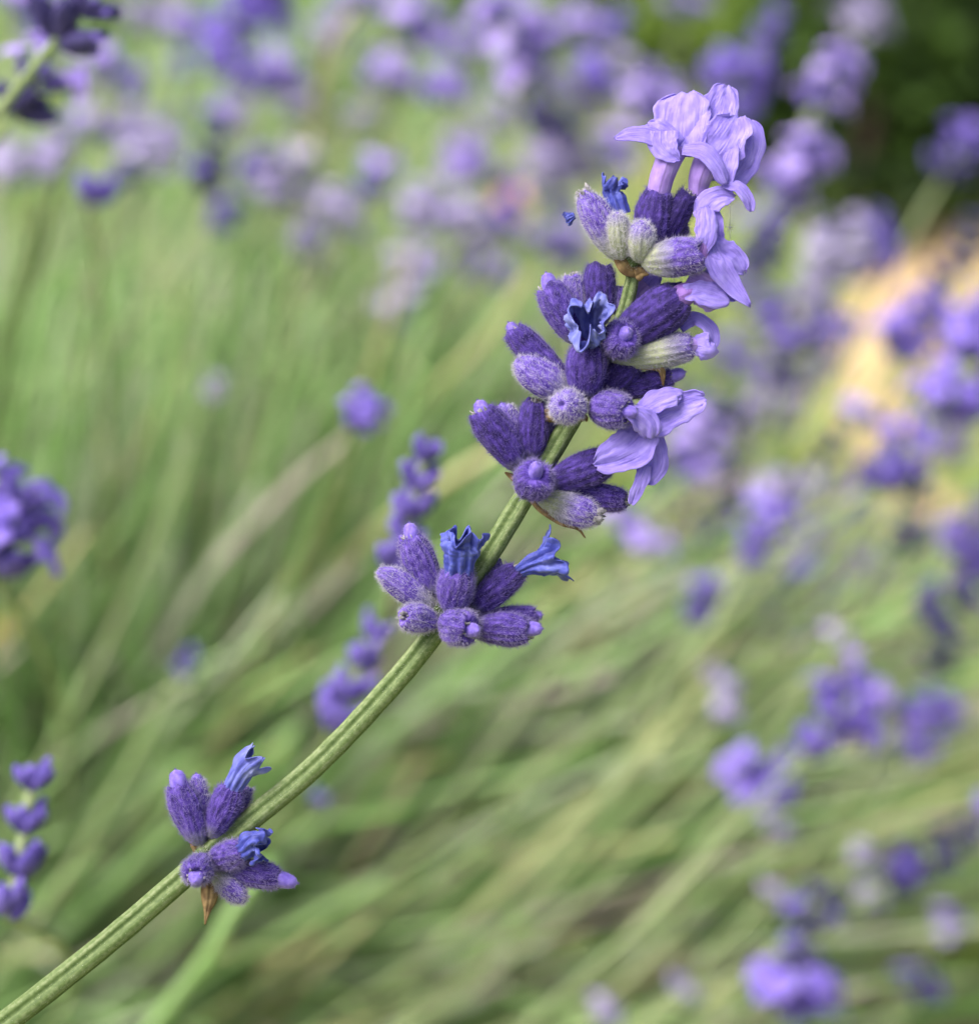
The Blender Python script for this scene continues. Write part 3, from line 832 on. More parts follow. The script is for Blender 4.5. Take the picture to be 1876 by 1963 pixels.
def calyx(b, t, w, tone=0.0, green=0.12, bud=None, hairs=2600, dry=False, bend=0.0, hl=1.0, ribs=True, tooth=True, closed=False):
    """fuzzy ribbed calyx from b to t (drawing units), w = full width; bud = (radius, along, side) of a closed corolla"""
    b = np.array(b, float); t = np.array(t, float)
    ax = t - b; L = np.linalg.norm(ax); T = ax / L
    nt, na = 22, 56
    ref = np.array([0, 0, 1.0]) if abs(T[2]) < .8 else np.array([0, -1.0, 0])
    N = unit(ref - T * np.dot(ref, T)); B = np.cross(T, N)
    ts = np.concatenate([np.linspace(0, 1, nt), [.985, .95, .88]])
    prof = np.interp(ts[:nt], [0, .05, .14, .3, .5, .7, .86, .95, 1], [.20, .42, .66, .86, .98, 1.0, .91, .78, .64])
    if closed:
        prof = np.interp(ts[:nt], [0, .05, .14, .3, .5, .7, .82, .9, .96, 1], [.22, .44, .68, .90, 1.0, .95, .82, .62, .42, .24]); tooth = False
    prof = np.concatenate([prof, np.minimum([.52, .38, .05], prof[-1] * np.array([.8, .6, .1]))])
    ph = rng.uniform(0, 6.28); wf = wob(6, 2.2); nrib = 13
    V = []; UV = []; D = []
    R = w / 2 * 1.06
    for i, tt in enumerate(ts):
        inner = i >= nt
        for j in range(na):
            a = 2 * math.pi * j / na
            rr = prof[i] * R
            if ribs and not inner: rr *= 1 + .045 * math.cos(nrib * a + ph) * min(1, tt * 4)
            rr *= 1 + .10 * wf(np.array([math.cos(a) * 1.1, math.sin(a) * 1.1, tt * 2.2]))
            d = N * math.cos(a) + B * math.sin(a)
            al = tt * L
            if tooth:
                k = max(0, (tt - .9) / .1)
                al += k * R * (.07 * math.cos(4 * a + ph) + .24 * max(0, math.cos(a + ph)) ** 5)
            off = N * math.sin(tt * math.pi) * bend * L + B * math.sin(tt * math.pi) * bend * L * .5
            V.append(b + T * al + d * rr + off); D.append(d); UV.append((j / na, tt if not inner else 1.15))
    V = np.array(V); nv = len(V)
    F = grid_faces(len(ts), na)
    F.append(tuple(range(nv - na, nv))); F.append(tuple(reversed(range(na))))
    mi = [0] * len(F)
    Dn = np.array(D)
    ii = np.minimum((rng.random(hairs) ** .85 * (nt - 1)).astype(int), nt - 2); jj = rng.integers(0, na, hairs)
    f1 = rng.random(hairs)[:, None]; f2 = rng.random(hairs)[:, None]; j2 = (jj + 1) % na
    p = (V[ii * na + jj] * (1 - f1) + V[(ii + 1) * na + jj] * f1) * (1 - f2) + (V[ii * na + j2] * (1 - f1) + V[(ii + 1) * na + j2] * f1) * f2
    d = Dn[ii * na + jj] * rng.uniform(.25, 1, hairs)[:, None] + T * rng.uniform(0, 1.3, hairs)[:, None] + rng.normal(size=(hairs, 3)) * .35
    d /= np.linalg.norm(d, axis=1)[:, None]
    l = rng.uniform(4, 13, hairs)[:, None] * hl
    sd_ = np.cross(d, rng.normal(size=(hairs, 3))); sd_ *= .34 / (np.linalg.norm(sd_, axis=1)[:, None] + 1e-9)
    q = p + d * l * .55 + rng.normal(size=(hairs, 3)) * l * .08
    Vh = np.stack([p - sd_, p + sd_, q + sd_ * .6, q - sd_ * .6, p + d * l], 1).reshape(-1, 3)
    Fh = []
    for h in range(hairs):
        o = nv + 5 * h
        Fh += [(o, o + 1, o + 2, o + 3), (o + 3, o + 2, o + 4)]
    if hairs: V = np.vstack([V, Vh])
    UV += [(0, 0)] * len(Vh)
    ob = mk('calyx', W(V), F + Fh, [M['calyx'], M['hair']], main, mi=mi + [1] * len(Fh), uv=UV, origin=W([b])[0])
    ob['tone'] = float(tone); ob['green'] = float(green)
    if bud:
        br, al, sd = bud; br *= .98; al += .5
        # a rounded closed corolla pushing out of the mouth
        c0 = t - T * br * 1.6; c1 = t + T * br * al + (N * sd[1] + B * sd[0]) * br
        n1, n2 = 12, 26
        pth = spline([c0, (c0 + c1) / 2 + T * br * .1, c1], n1)
        TT, NN, BB = frames(pth)
        pr = np.sqrt(np.clip(1 - (np.linspace(0, 1, n1) * 1.0) ** 4, 0, 1)) * br * np.linspace(.9, .95, n1)
        wf2 = wob(6, 2.0)
        VV = []; U2 = []
        for i in range(n1):
            for j in range(n2):
                a = 2 * math.pi * j / n2
                rr = pr[i] * (1 + .08 * wf2(np.array([math.cos(a) * 1.2, math.sin(a) * 1.2, i / 5])) - .10 * (1 - abs(math.cos(1.5 * a))) ** 4)
                VV.append(pth[i] + (NN[i] * math.cos(a) + BB[i] * math.sin(a)) * rr)
        FF = grid_faces(n1, n2); nb = len(VV); fm = [0] * len(FF)
        Hh = []
        for _ in range(220):
            i = random.randrange(n1 // 2, n1); j = random.randrange(n2)
            p = VV[i * n2 + j]; d = unit(p - pth[max(i - 1, 0)] + rng.normal(size=3) * br * .4)
            s = unit(np.cross(d, rng.normal(size=3))) * .4
            Hh += [p - s, p + s, p + d * random.uniform(3, 6)]
        for h in range(220): FF.append((nb + 3 * h, nb + 3 * h + 1, nb + 3 * h + 2)); fm.append(1)
        mk('bud', W(np.vstack([VV, Hh])), FF, [M['bud'], M['hair']], ob, mi=fm)
    if dry:
        # grey withered remains in the mouth
        Vd = []; Fd = []
        for q in range(16):
            a = random.uniform(0, 6.28); rr = R * random.uniform(.1, .5)
            p = t - T * R * .25 + (N * math.cos(a) + B * math.sin(a)) * rr
            e = p + T * R * random.uniform(.25, .6) + (N * math.cos(a) + B * math.sin(a)) * R * random.uniform(-.1, .25)
            s = unit(np.cross(e - p, rng.normal(size=3))) * R * random.uniform(.08, .16)
            o = len(Vd)
            Vd += [p - s, p + s, (p + e) / 2 + s * 1.2 + rng.normal(size=3) * 2, (p + e) / 2 - s, e]
            Fd += [(o, o + 1, o + 2, o + 3), (o + 3, o + 2, o + 4)]
        mk('dry_tip', W(Vd), Fd, [M['tipgrey']], ob, thick=.00006)
    return ob

def withered(path, radii, mat='blue', lobes=5, jag=.3, crumple=.16, parent=None, open_=.0, seed=None, squeeze=1.0):
    """shrivelled blue corolla: crumpled ribbed tube with a torn, flared mouth"""
    n = 44; na = 72
    pth = spline(path, n); rad = spline(np.array(radii, float)[:, None], n)[:, 0]
    T, N, B = frames(pth)
    r0 = np.random.default_rng(seed if seed is not None else rng.integers(1 << 30))
    ph = r0.uniform(0, 6.28); w1 = wob(8, 1.6, r0.integers(1 << 30)); w2 = wob(8, 3.5, r0.integers(1 << 30)); w3 = wob(8, 3.0, r0.integers(1 << 30)); w4 = wob(10, 6.5, r0.integers(1 << 30)); w5 = wob(10, 6.0, r0.integers(1 << 30))
    L = np.linalg.norm(np.diff(pth, axis=0), axis=1).sum()
    V = []; UV = []
    for i in range(n):
        t = i / (n - 1); g = max(0, (t - .45) / .55)
        for j in range(na):
            a = 2 * math.pi * j / na
            X = np.array([math.cos(a) * 1.4, math.sin(a) * 1.4, t * 4])
            rr = rad[i] * (1 + .13 * math.cos(9 * a + ph + t) * (1 - .4 * g) + crumple * (1 + 1.4 * g) * w1(X) + crumple * 1.1 * g * w2(X) + crumple * (.35 + .8 * g) * w4(X))
            lob = max(0, math.cos(lobes * a / 2 + ph)) ** 2 if True else 0
            al = g * g * L * jag * (abs(math.cos(lobes * a / 2 + ph)) - .6) + g * L * crumple * (.5 * w3(X) + .4 * w5(X))
            rr *= 1 + open_ * g * g * abs(math.cos(lobes * a / 2 + ph))
            d = N[i] * math.cos(a) + B[i] * math.sin(a) * (1 + (squeeze - 1) * g)
            V.append(pth[i] + d * max(rr, 1.0) + T[i] * al); UV.append((j / na, t))
    return mk('withered_corolla', W(V), grid_faces(n, na), [M[mat]], parent or main, uv=UV, thick=.00007)

def petal(parent, pts, hw, nrm=(0, 0, 1), ruffle=.10, cup=.18, mat='petal', seed=None, notch=0.0, nrm2=None):
    """thin curved petal lobe along a centre line pts (x, y, z), half widths hw"""
    nu, nv_ = 30, 22
    c = spline(pts, nu); w = np.clip(spline(np.array(hw, float)[:, None], nu)[:, 0], 1.5, None)
    T = np.gradient(c, axis=0); T /= np.linalg.norm(T, axis=1)[:, None]
    r0 = np.random.default_rng(seed if seed is not None else rng.integers(1 << 30))
    f1 = wob(7, 1.5, r0.integers(1 << 30)); f2 = wob(7, 3.2, r0.integers(1 << 30)); f3 = wob(6, 5.5, r0.integers(1 << 30)); f4 = wob(9, 11, r0.integers(1 << 30))
    n0 = np.array(nrm, float); n1 = np.array(nrm2, float) if nrm2 is not None else n0
    V = []; UV = []
    wm = w.max()
    for i in range(nu):
        u = i / (nu - 1)
        Nn = n0 * (1 - u) + n1 * u
        Nn = unit(Nn - T[i] * np.dot(Nn, T[i])); Sd = np.cross(Nn, T[i])
        # rounded end
        end = math.sqrt(max(0, 1 - max(0, (u - .78) / .22) ** 3 * .80))
        for j in range(nv_):
            v = j / (nv_ - 1) * 2 - 1
            X = np.array([u * 2.5, v * 1.6, 0])
            ww = w[i] * end * (1 + (.12 * f3(np.array([u * 2, np.sign(v) * 1.0, 1])) + .08 * f4(np.array([u * 2, np.sign(v), 2]))) * abs(v) ** 3)
            z = cup * wm * (v * v - .3) * u + ruffle * wm * (f1(X) * .8 + f2(X) * .55 * (abs(v) + u) * .8 + f3(X) * .36 + f4(X) * .22)
            al = -notch * wm * (1 - abs(v)) ** 2 * max(0, u - .7) / .3 + .07 * wm * f2(X + 3) * u + .10 * wm * f3(X + 1) * u ** 4 + .05 * wm * f4(X + 1) * u ** 6
            V.append(c[i] + Sd * v * ww + Nn * z + T[i] * al); UV.append((j / (nv_ - 1), u))
    return mk('petal', W(V), grid_faces(nu, nv_, False), [M[mat]], parent, uv=UV, thick=.00009)

def ptube(path, radii, mat='tube', flare=0.0):
    """smooth corolla tube, the part that carries the petals"""
    n, na = 26, 40
    pth = spline(path, n); rad = spline(np.array(radii, float)[:, None], n)[:, 0]
    T, N, B = frames(pth); wf = wob(6, 1.4)
    V = []; UV = []
    for i in range(n):
        for j in range(na):
            a = 2 * math.pi * j / na
            rr = rad[i] * (1 + .05 * wf(np.array([math.cos(a), math.sin(a), i / 6])) + .02 * math.cos(5 * a))
            V.append(pth[i] + (N[i] * math.cos(a) + B[i] * math.sin(a)) * rr); UV.append((j / na, i / n))
    return mk('corolla', W(V), grid_faces(n, na), [M[mat]], main, uv=UV, thick=.00008)

def bract(pts, hw, seed=0, nrm=(0, 0, 1), cup=.35):
    nu, nv_ = 22, 11
    c = spline(pts, nu); w = np.clip(spline(np.array(hw, float)[:, None], nu)[:, 0], .8, None)
    T = np.gradient(c, axis=0); T /= np.linalg.norm(T, axis=1)[:, None]
    f = wob(6, 3, seed); V = []; UV = []
    for i in range(nu):
        u = i / (nu - 1)
        Nn = unit(np.array(nrm, float) - T[i] * np.dot(nrm, T[i])); Sd = np.cross(Nn, T[i])
        for j in range(nv_):
            v = j / (nv_ - 1) * 2 - 1
            V.append(c[i] + Sd * v * w[i] - Nn * (cup * w[i] * v * v - .12 * w[i] * f(np.array([u * 3, v, 0])) + .25 * w[i] * math.exp(-(v / .12) ** 2)))
            UV.append((v, u))
    mk('bract', W(V), grid_faces(nu, nv_, False), [M['bract']], main, uv=UV, thick=.00008)

def node_fuzz(c, r, nh=900, green=True, squash=(1, 1, 1)):
    """woolly pale green cushion where a ring of flowers meets the stem"""
    n1, n2 = 14, 28
    V = []; wf = wob(8, 2.2)
    for i in range(n1):
        th = math.pi * (i + .5) / n1
        for j in range(n2):
            a = 2 * math.pi * j / n2
            d = np.array([math.sin(th) * math.cos(a), math.cos(th), math.sin(th) * math.sin(a)])
            V.append(np.array(c) + d * r * np.array(squash) * (1 + .22 * wf(d * 1.5)))
    F = grid_faces(n1, n2); nv = len(V); mi = [0] * len(F); Vh = []
    for _ in range(nh):
        p = V[random.randrange(nv)]; d = unit(p - np.array(c) + rng.normal(size=3) * r * .5)
        s = unit(np.cross(d, rng.normal(size=3))) * .4
        Vh += [p - s, p + s, p + d * random.uniform(5, 13)]
    for h in range(nh): F.append((nv + 3 * h, nv + 3 * h + 1, nv + 3 * h + 2)); mi.append(1)
    uv = [(0, .5)] * (nv + 3 * nh)
    mk('flower_node', W(np.vstack([V, Vh])), F, [M['stem'], M['hair_pale']], main, mi=mi, uv=uv)

# close-up drawing frames -> drawing units
def A1(x, y, z=0): return (291.3 + .2030 * x, 1395.3 + .2030 * y, z)
def A2(x, y, z=0): return (690.0 + .2248 * x, 950.6 + .2248 * y, z)
def A3(x, y, z=0): return (881.6 + .2861 * x, 490.6 + .2861 * y, z)
def A6(x, y, z=0): return (1035.0 + .2452 * x, 138.0 + .2452 * y, z)

# --- lowest ring
k = .2030
node_fuzz(A1(490, 1190, 6), 17, 700)
calyx(A1(455, 1110, 8), A1(235, 530, 26), 265 * k, .02, .16, bud=(20, .9, (-.35, 0)), dry=True)
calyx(A1(505, 1080, -8), A1(425, 490, -10), 175 * k, .10, .22, bud=(12, .5, (0, 0)))
calyx(A1(545, 1040, 10), A1(755, 570, 24), 270 * k, .0, .14, dry=False)
withered([A1(735, 620, 24), A1(800, 490, 28), A1(880, 370, 30), A1(985, 290, 32)], [15, 17, 21, 27], 'bluepale', 5, .34, .15, seed=3)
calyx(A1(690, 985, -22), A1(885, 560, -26), 170 * k, .06, .12, dry=True)
calyx(A1(490, 1250, 18), A1(405, 1395, 92), 265 * k, .03, .10, bud=(17, .6, (.2, -.45)), dry=True)
calyx(A1(540, 1250, 16), A1(850, 1170, 46), 265 * k, .03, .14)
withered([A1(790, 1190, 42), A1(880, 1150, 50), A1(960, 1095, 54), A1(1050, 1110, 56)], [14, 18, 26, 27], 'blue', 5, .4, .24, seed=5)
calyx(A1(650, 1310, 6), A1(1200, 1430, 14), 258 * k, .02, .20, bud=(19, 1.5, (0, 0)), dry=True)
calyx(A1(570, 1340, 2), A1(875, 1645, 22), 215 * k, .10, .45, closed=True)
bract([A1(565, 1400, 4), A1(550, 1500, 6), A1(540, 1620, 8), A1(520, 1740, 8), A1(500, 1860, 6)], [12, 17, 15, 6, 1], 1)
bract([A1(430, 1170, 4), A1(395, 1090, 8), A1(350, 1040, 8)], [7, 8, 2], 2)

# --- second ring
k = .2248
node_fuzz(A2(650, 1000, 8), 24, 1100)
calyx(A2(650, 880, 4), A2(425, 350, 22), 262 * k, .05, .16, bud=(17, 1.1, (-.55, 0)), dry=True)
calyx(A2(650, 960, 18), A2(155, 635, 40), 220 * k, .12, .30, closed=True)
calyx(A2(670, 1080, 26), A2(370, 1030, 74), 228 * k, .10, .14, dry=True)
calyx(A2(770, 1010, 34), A2(850, 630, 62), 292 * k, .03, .10, tooth=True)
withered([A2(845, 700, 60), A2(855, 570, 66), A2(865, 460, 68), A2(885, 345, 72)], [21, 27, 32, 33], 'blue', 5, .30, .24, seed=11)
calyx(A2(930, 985, 14), A2(1345, 640, 18), 245 * k, -.04, .08, dry=True)
withered([A2(1310, 665, 18), A2(1440, 600, 20), A2(1560, 555, 22), A2(1700, 505, 24)], [9, 16, 27, 46], 'blue', 6, .22, .13, seed=21, open_=.15)
calyx(A2(960, 930, -26), A2(1185, 560, -34), 165 * k, .10, .10)
calyx(A2(700, 1090, 34), A2(935, 1145, 96), 300 * k, .05, .06, bud=(17, .9, (.1, -.2)), dry=True)
calyx(A2(950, 1080, 2), A2(1500, 1020, -6), 180 * k, .0, .20, bud=(10, .8, (0, .2)))
calyx(A2(930, 1110, 22), A2(1440, 1155, 42), 268 * k, .02, .18, bud=(17, 1.1, (.45, 0)), dry=True)
bract([A2(690, 1080, 10), A2(650, 1160, 14), A2(600, 1190, 10)], [10, 11, 2], 3)

# --- third ring
k = .2861
node_fuzz(A3(470, 1530, 6), 24, 900)
calyx(A3(420, 1440, 14), A3(140, 1040, 30), 232 * k, -.04, .12, bud=(17, .8, (-.4, 0)), dry=True)
calyx(A3(440, 1400, -14), A3(285, 1010, -16), 165 * k, .12, .30, bud=(9, .4, (0, 0)))
calyx(A3(475, 1390, 6), A3(505, 975, 14), 195 * k, -.05, .10, dry=True)
calyx(A3(560, 1370, -26), A3(655, 1120, -30), 130 * k, .05, .2)
calyx(A3(470, 1590, 34), A3(508, 1455, 100), 250 * k, .02, .12, bud=(17, .9, (0, .55)), dry=False)
calyx(A3(560, 1545, 12), A3(990, 1370, 22), 235 * k, -.06, .10)
calyx(A3(620, 1580, -6), A3(1110, 1640, -4), 175 * k, -.02, .12, dry=True)
calyx(A3(510, 1610, 18), A3(930, 1760, 34), 215 * k, .11, .55, dry=True, closed=True)
bract([A3(490, 1620, 24), A3(560, 1700, 34), A3(680, 1790, 36), A3(790, 1830, 30), A3(838, 1890, 26)], [10, 9, 5, 2.5, 1], 4)
bract([A3(420, 1530, 8), A3(350, 1480, 12), A3(300, 1450, 12)], [8, 6, 1], 5)

# --- fourth ring
node_fuzz(A3(790, 960, 4), 26, 900)
calyx(A3(740, 900, 4), A3(350, 500, 10), 190 * k, -.02, .12, bud=(13, .8, (-.4, 0)), dry=True)
calyx(A3(760, 970, 18), A3(375, 700, 44), 226 * k, .13, .36, closed=True)
calyx(A3(770, 1020, 34), A3(680, 995, 112), 226 * k, .14, .30, closed=True)
calyx(A3(830, 960, 30), A3(865, 590, 52), 268 * k, -.02, .10)
withered([A3(865, 640, 50), A3(865, 560, 56), A3(866, 470, 72), A3(868, 425, 108)], [24, 30, 38, 46], 'bluepale', 3, .16, .27, seed=33, open_=.12, squeeze=.62)
calyx(A3(870, 1010, 34), A3(1120, 1050, 78), 240 * k, .05, .08, bud=(16, .9, (.2, 0)), dry=True)
calyx(A3(930, 940, 8), A3(1170, 700, 14), 190 * k, -.10, .10)
calyx(A3(960, 930, -2), A3(1420, 810, 4), 165 * k, -.06, .10, bud=(15, 1.4, (.2, 0)), dry=True)
bract([A3(720, 1070, 22), A3(600, 1065, 30), A3(480, 1075, 26)], [12, 14, 1], 6)
bract([A3(600, 1080, 12), A3(540, 1020, 14), A3(505, 950, 10)], [10, 8, 1], 7)
bract([A3(740, 1070, 30), A3(830, 1085, 34), A3(850, 1110, 34)], [8, 7, 1], 8)

# --- fifth ring
node_fuzz(A3(1010, 650, -8), 24, 800)
calyx(A3(800, 590, 12), A3(590, 200, 20), 215 * k, .02, .14, bud=(17, 1.0, (-.5, 0)), dry=True)
calyx(A3(800, 480, -20), A3(745, 130, -26), 165 * k, .10, .2, dry=True)
calyx(A3(935, 480, -16), A3(935, 60, -18), 200 * k, -.04, .10)
calyx(A3(1000, 620, 28), A3(1110, 530, 86), 238 * k, .03, .10, bud=(16, .5, (0, .4)))
calyx(A3(1040, 590, 18), A3(1490, 270, 34), 300 * k, -.08, .06)
calyx(A3(1010, 690, 22), A3(1560, 605, 34), 205 * k, .10, .85, bud=(12, .4, (0, 0)))
calyx(A3(1090, 420, -26), A3(1080, 210, -30), 150 * k, .05, .2)
bract([A3(1040, 690, 26), A3(1200, 720, 34), A3(1340, 750, 34), A3(1360, 870, 30)], [9, 11, 8, 1], 9)

# --- top ring
k = .2452
node_fuzz(A6(720, 1440, 4), 24, 900)
calyx(A6(650, 1480, 14), A6(325, 930, 30), 240 * k, .13, .42, dry=True, closed=True)
withered([A6(620, 1120, 4), A6(585, 1010, 4), A6(560, 930, 4), A6(585, 850, 6)], [20, 19, 16, 21], 'blue', 5, .3, .18, seed=41)
withered([A6(270, 1120, 6), A6(235, 1135, 6), A6(205, 1150, 6)], [5, 8, 12], 'blue', 5, .3, .2, seed=42)
calyx(A6(640, 1460, 34), A6(600, 1100, 58), 182 * k, .15, .95, closed=True)
calyx(A6(775, 1490, 42), A6(795, 1165, 66), 205 * k, .17, .75, closed=True)
calyx(A6(840, 1440, 16), A6(925, 930, 26), 272 * k, -.06, .06)
calyx(A6(930, 1400, 14), A6(1165, 945, 26), 180 * k, -.14, .04, dry=True)
calyx(A6(790, 1480, 38), A6(1270, 1420, 70), 290 * k, .08, .50)
calyx(A6(700, 1480, -24), A6(480, 1150, -28), 180 * k, .05, .3)
calyx(A6(820, 1460, -24), A6(1120, 1180, -34), 190 * k, .05, .2)
bract([A6(780, 1560, 16), A6(680, 1530, 26), A6(600, 1450, 26), A6(565, 1430, 22)], [12, 15, 8, 1], 10)
bract([A6(740, 1600, 18), A6(790, 1570, 28), A6(850, 1580, 28)], [12, 11, 1], 11)

# --- open flowers
q = .2452
f1 = ptube([A6(905, 1010, 24), A6(945, 850, 26), A6(990, 720, 26), A6(1050, 590, 18)], [21, 22, 24, 26])
petal(f1, [A6(1080, 660, 14), A6(1090, 480, 6), A6(1110, 300, 0), A6(1130, 160, -14)], [90 * q, 200 * q, 215 * q, 185 * q], (-.15, -.25, 1), .085, .05, seed=1)
petal(f1, [A6(1030, 590, 34), A6(870, 500, 46), A6(720, 485, 50), A6(585, 520, 50)], [60 * q, 75 * q, 58 * q, 26 * q], (0, -.5, 1), .08, .1, seed=2)
petal(f1, [A6(960, 460, 42), A6(965, 560, 52), A6(1020, 640, 56), A6(1090, 685, 54)], [120 * q, 120 * q, 80 * q, 36 * q], (0, .1, 1), .09, .1, seed=3)
petal(f1, [A6(1080, 590, 30), A6(970, 500, 34), A6(890, 440, 30), A6(845, 395, 22)], [80 * q, 110 * q, 95 * q, 55 * q], (-.2, -.4, 1), .10, .1, seed=5)
petal(f1, [A6(1190, 650, 24), A6(1225, 490, 18), A6(1255, 360, 8), A6(1290, 250, -4)], [70 * q, 95 * q, 80 * q, 45 * q], (-.45, 0, .9), .10, -.2, seed=4)
f2 = ptube([A6(1225, 1060, 10), A6(1235, 900, 10), A6(1260, 790, 14), A6(1330, 650, 12)], [16, 19, 23, 26])
petal(f2, [A6(1270, 600, 6), A6(1370, 380, -4), A6(1430, 230, -12), A6(1460, 105, -20)], [110 * q, 170 * q, 145 * q, 100 * q], (.1, -.3, 1), .085, .05, seed=6)
petal(f2, [A6(1300, 720, 26), A6(1400, 600, 22), A6(1480, 480, 14), A6(1540, 340, 4)], [110 * q, 170 * q, 170 * q, 140 * q], (-.1, .25, 1), .08, .25, seed=7, mat='petal')
petal(f2, [A6(1460, 850, 8), A6(1560, 720, -2), A6(1620, 560, -8), A6(1610, 370, -16)], [90 * q, 150 * q, 135 * q, 120 * q], (.25, 0, 1), .085, .05, seed=8)
petal(f2, [A6(1110, 610, 46), A6(1270, 620, 52), A6(1380, 730, 54), A6(1450, 870, 48)], [45 * q, 75 * q, 70 * q, 50 * q], (.2, -.4, 1), .12, -.3, seed=9)
petal(f2, [A6(1420, 870, 36), A6(1540, 890, 42), A6(1620, 980, 42), A6(1650, 1090, 38)], [36 * q, 55 * q, 52 * q, 30 * q], (.3, -.4, 1), .12, .2, seed=10)
petal(f2, [A6(1470, 870, 34), A6(1475, 760, 34), A6(1500, 660, 28), A6(1530, 570, 20)], [45 * q, 65 * q, 60 * q, 30 * q], (-.4, 0, 1), .10, .1, seed=12)
f3 = ptube([A6(1180, 1540, 46), A6(1250, 1440, 56), A6(1290, 1300, 56), A6(1310, 1180, 48)], [13, 14, 11, 5], 'pink')
petal(f3, [A6(1250, 1150, 40), A6(1310, 1030, 42), A6(1410, 970, 40), A6(1515, 975, 32)], [60 * q, 100 * q, 85 * q, 45 * q], (.1, -.3, 1), .14, .2, seed=13)
petal(f3, [A6(1240, 1060, 36), A6(1320, 1150, 40), A6(1355, 1260, 42), A6(1370, 1370, 40)], [70 * q, 100 * q, 80 * q, 60 * q], (.3, 0, 1), .15, .2, seed=14, mat='petal')
petal(f3, [A6(1320, 1300, 50), A6(1420, 1390, 50), A6(1520, 1460, 44), A6(1595, 1570, 36)], [70 * q, 105 * q, 110 * q, 60 * q], (.2, -.2, 1), .14, .2, seed=15)
petal(f3, [A6(1320, 1350, 58), A6(1390, 1500, 62), A6(1480, 1640, 56), A6(1640, 1830, 48)], [60 * q, 95 * q, 90 * q, 26 * q], (.3, 0, 1), .14, .25, seed=16)
f6 = ptube([A3(1440, 290, 40), A3(1520, 250, 44), A3(1600, 230, 44), A3(1680, 225, 40)], [23, 21, 14, 4], 'pink')
petal(f6, [A6(1160, 1600, 44), A6(1270, 1670, 50), A6(1350, 1740, 50), A6(1430, 1800, 42)], [80 * q, 130 * q, 140 * q, 95 * q], (.1, .2, 1), .09, .1, seed=17, mat='tube')
petal(f6, [A6(1280, 1560, 34), A6(1380, 1640, 40), A6(1480, 1720, 38), A6(1560, 1760, 34)], [70 * q, 90 * q, 70 * q, 40 * q], (.1, .3, 1), .12, .2, seed=18)
petal(f1, [A6(1180, 650, -6), A6(1250, 480, -22), A6(1290, 330, -26), A6(1300, 210, -32)], [80 * q, 160 * q, 150 * q, 90 * q], (0, -.2, 1), .10, .2, seed=51)
petal(f2, [A6(1290, 760, 10), A6(1440, 700, 4), A6(1560, 600, -4), A6(1640, 500, -10)], [90 * q, 150 * q, 150 * q, 90 * q], (.1, .2, 1), .12, .2, seed=52)
petal(f3, [A6(1260, 1420, 64), A6(1290, 1300, 72), A6(1300, 1180, 68), A6(1290, 1060, 56)], [40 * q, 80 * q, 90 * q, 60 * q], (0, 0, 1), .14, -.25, seed=53)
petal(f6, [A3(1500, 250, 62), A3(1580, 235, 64), A3(1680, 260, 60), A3(1800, 300, 50)], [60 * q, 80 * q, 110 * q, 80 * q], (.1, -.2, 1), .10, -.1, seed=54)
# petals of the flower behind, lit from behind
k3 = .2861
f5 = ptube([A3(1130, 330, -34), A3(1190, 250, -38), A3(1240, 200, -42)], [12, 16, 24])
petal(f5, [A3(1170, 330, -40), A3(1220, 240, -44), A3(1280, 170, -48), A3(1340, 130, -50)], [40 * k3, 70 * k3, 70 * k3, 45 * k3], (.2, 0, 1), .12, .2, seed=19)
# curled-over petal of the fifth ring
f7 = ptube([A3(1480, 610, 30), A3(1550, 600, 32), A3(1620, 590, 32)], [12, 15, 7])
petal(f7, [A3(1470, 480, 16), A3(1570, 420, 18), A3(1660, 470, 22), A3(1690, 560, 28), A3(1640, 620, 34)], [40 * k3, 60 * k3, 62 * k3, 55 * k3, 40 * k3], (.55, -.5, .75), .10, .2, seed=20)
petal(f7, [A3(1540, 600, 36), A3(1610, 600, 42), A3(1670, 610, 42), A3(1690, 590, 36)], [50 * k3, 85 * k3, 88 * k3, 64 * k3], (.2, 0, 1), .1, -.35, seed=22)
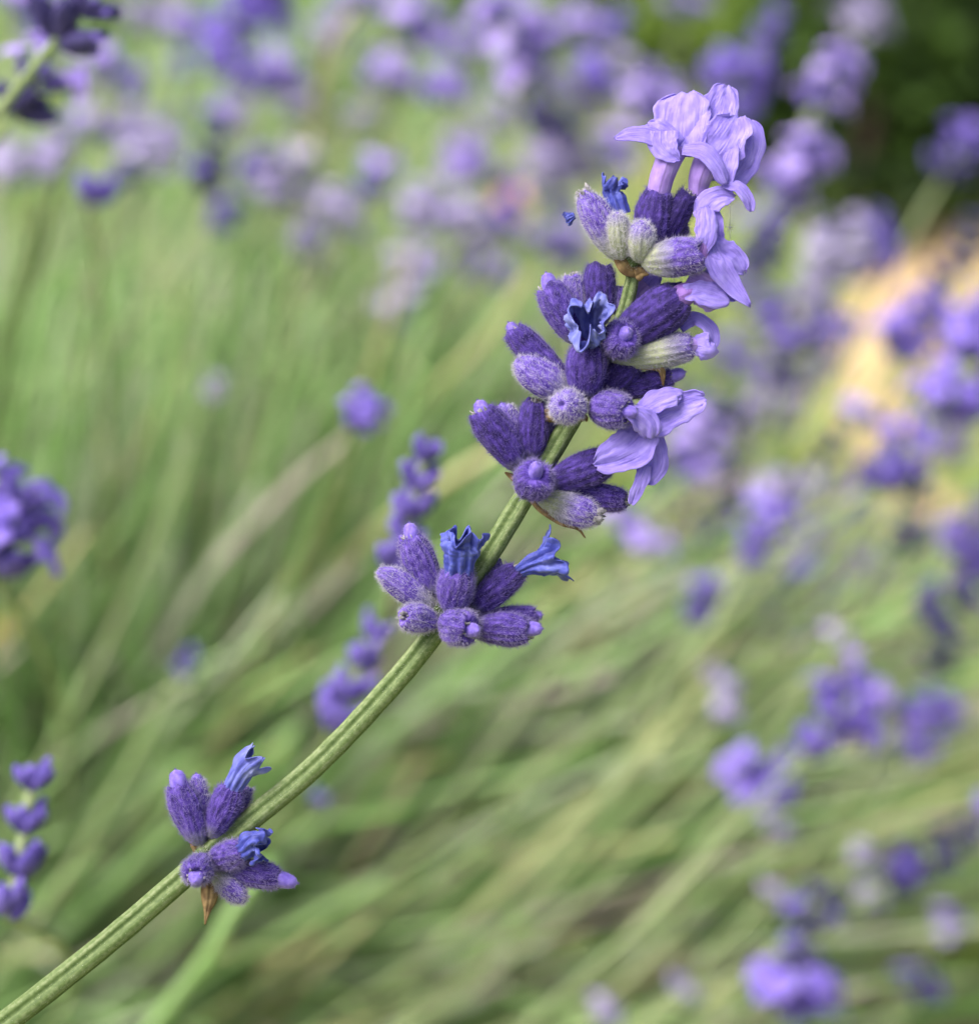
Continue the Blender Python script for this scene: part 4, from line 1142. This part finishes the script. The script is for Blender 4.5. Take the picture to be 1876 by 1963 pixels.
# drooping flower between the fourth and third rings
f4 = ptube([A3(1140, 1060, 56), A3(1190, 1080, 52), A3(1240, 1090, 46)], [14, 17, 9], 'tube')
petal(f4, [A3(1190, 1060, 50), A3(1310, 970, 56), A3(1440, 935, 50), A3(1480, 950, 46)], [50 * k3, 85 * k3, 75 * k3, 50 * k3], (0, -.6, 1), .16, -.3, seed=23)
petal(f4, [A3(1190, 1130, 44), A3(1330, 1080, 46), A3(1490, 1010, 40), A3(1635, 950, 34)], [80 * k3, 125 * k3, 100 * k3, 75 * k3], (.1, -.2, 1), .14, .15, seed=24)
petal(f4, [A3(1240, 1120, 40), A3(1190, 1240, 44), A3(1080, 1320, 50), A3(905, 1390, 54)], [100 * k3, 145 * k3, 130 * k3, 90 * k3], (-.2, 0, 1), .15, .1, seed=25)
petal(f4, [A3(1200, 1160, 30), A3(1270, 1280, 28), A3(1290, 1400, 26), A3(1230, 1520, 26)], [95 * k3, 115 * k3, 105 * k3, 70 * k3], (.3, 0, 1), .14, .15, seed=26)
petal(f4, [A3(1250, 1400, 34), A3(1220, 1490, 38), A3(1180, 1580, 38), A3(1145, 1665, 36)], [40 * k3, 48 * k3, 44 * k3, 28 * k3], (.2, 0, 1), .12, .2, seed=27)
petal(f4, [A3(1130, 1040, 84), A3(1200, 1080, 80), A3(1260, 1140, 72), A3(1280, 1220, 62)], [50 * q, 90 * q, 110 * q, 80 * q], (0, 0, 1), .14, -.25, seed=55)
# fleck of fluff on a spider thread
c = at(1399, 436, D0)
V, F, mi = strands([(np.array([c + (UP * .0022), c + UP * .001, c, c - UP * .0016]), .00002, .00002, 0)] +
                   [(np.array([c, c + (RIGHT * math.cos(a) + UP * math.sin(a)) * .00022, c + (RIGHT * math.cos(a) + UP * math.sin(a)) * .00040]), .00005, .00002, 0) for a in (.3, 1.7, 2.9, 4.0, 5.3)], 5)
tag(mk('fluff', V, F, [M['hair_pale']]), 'tiny pale fleck of fluff hanging on a thread beside the upper petals', 'fluff')
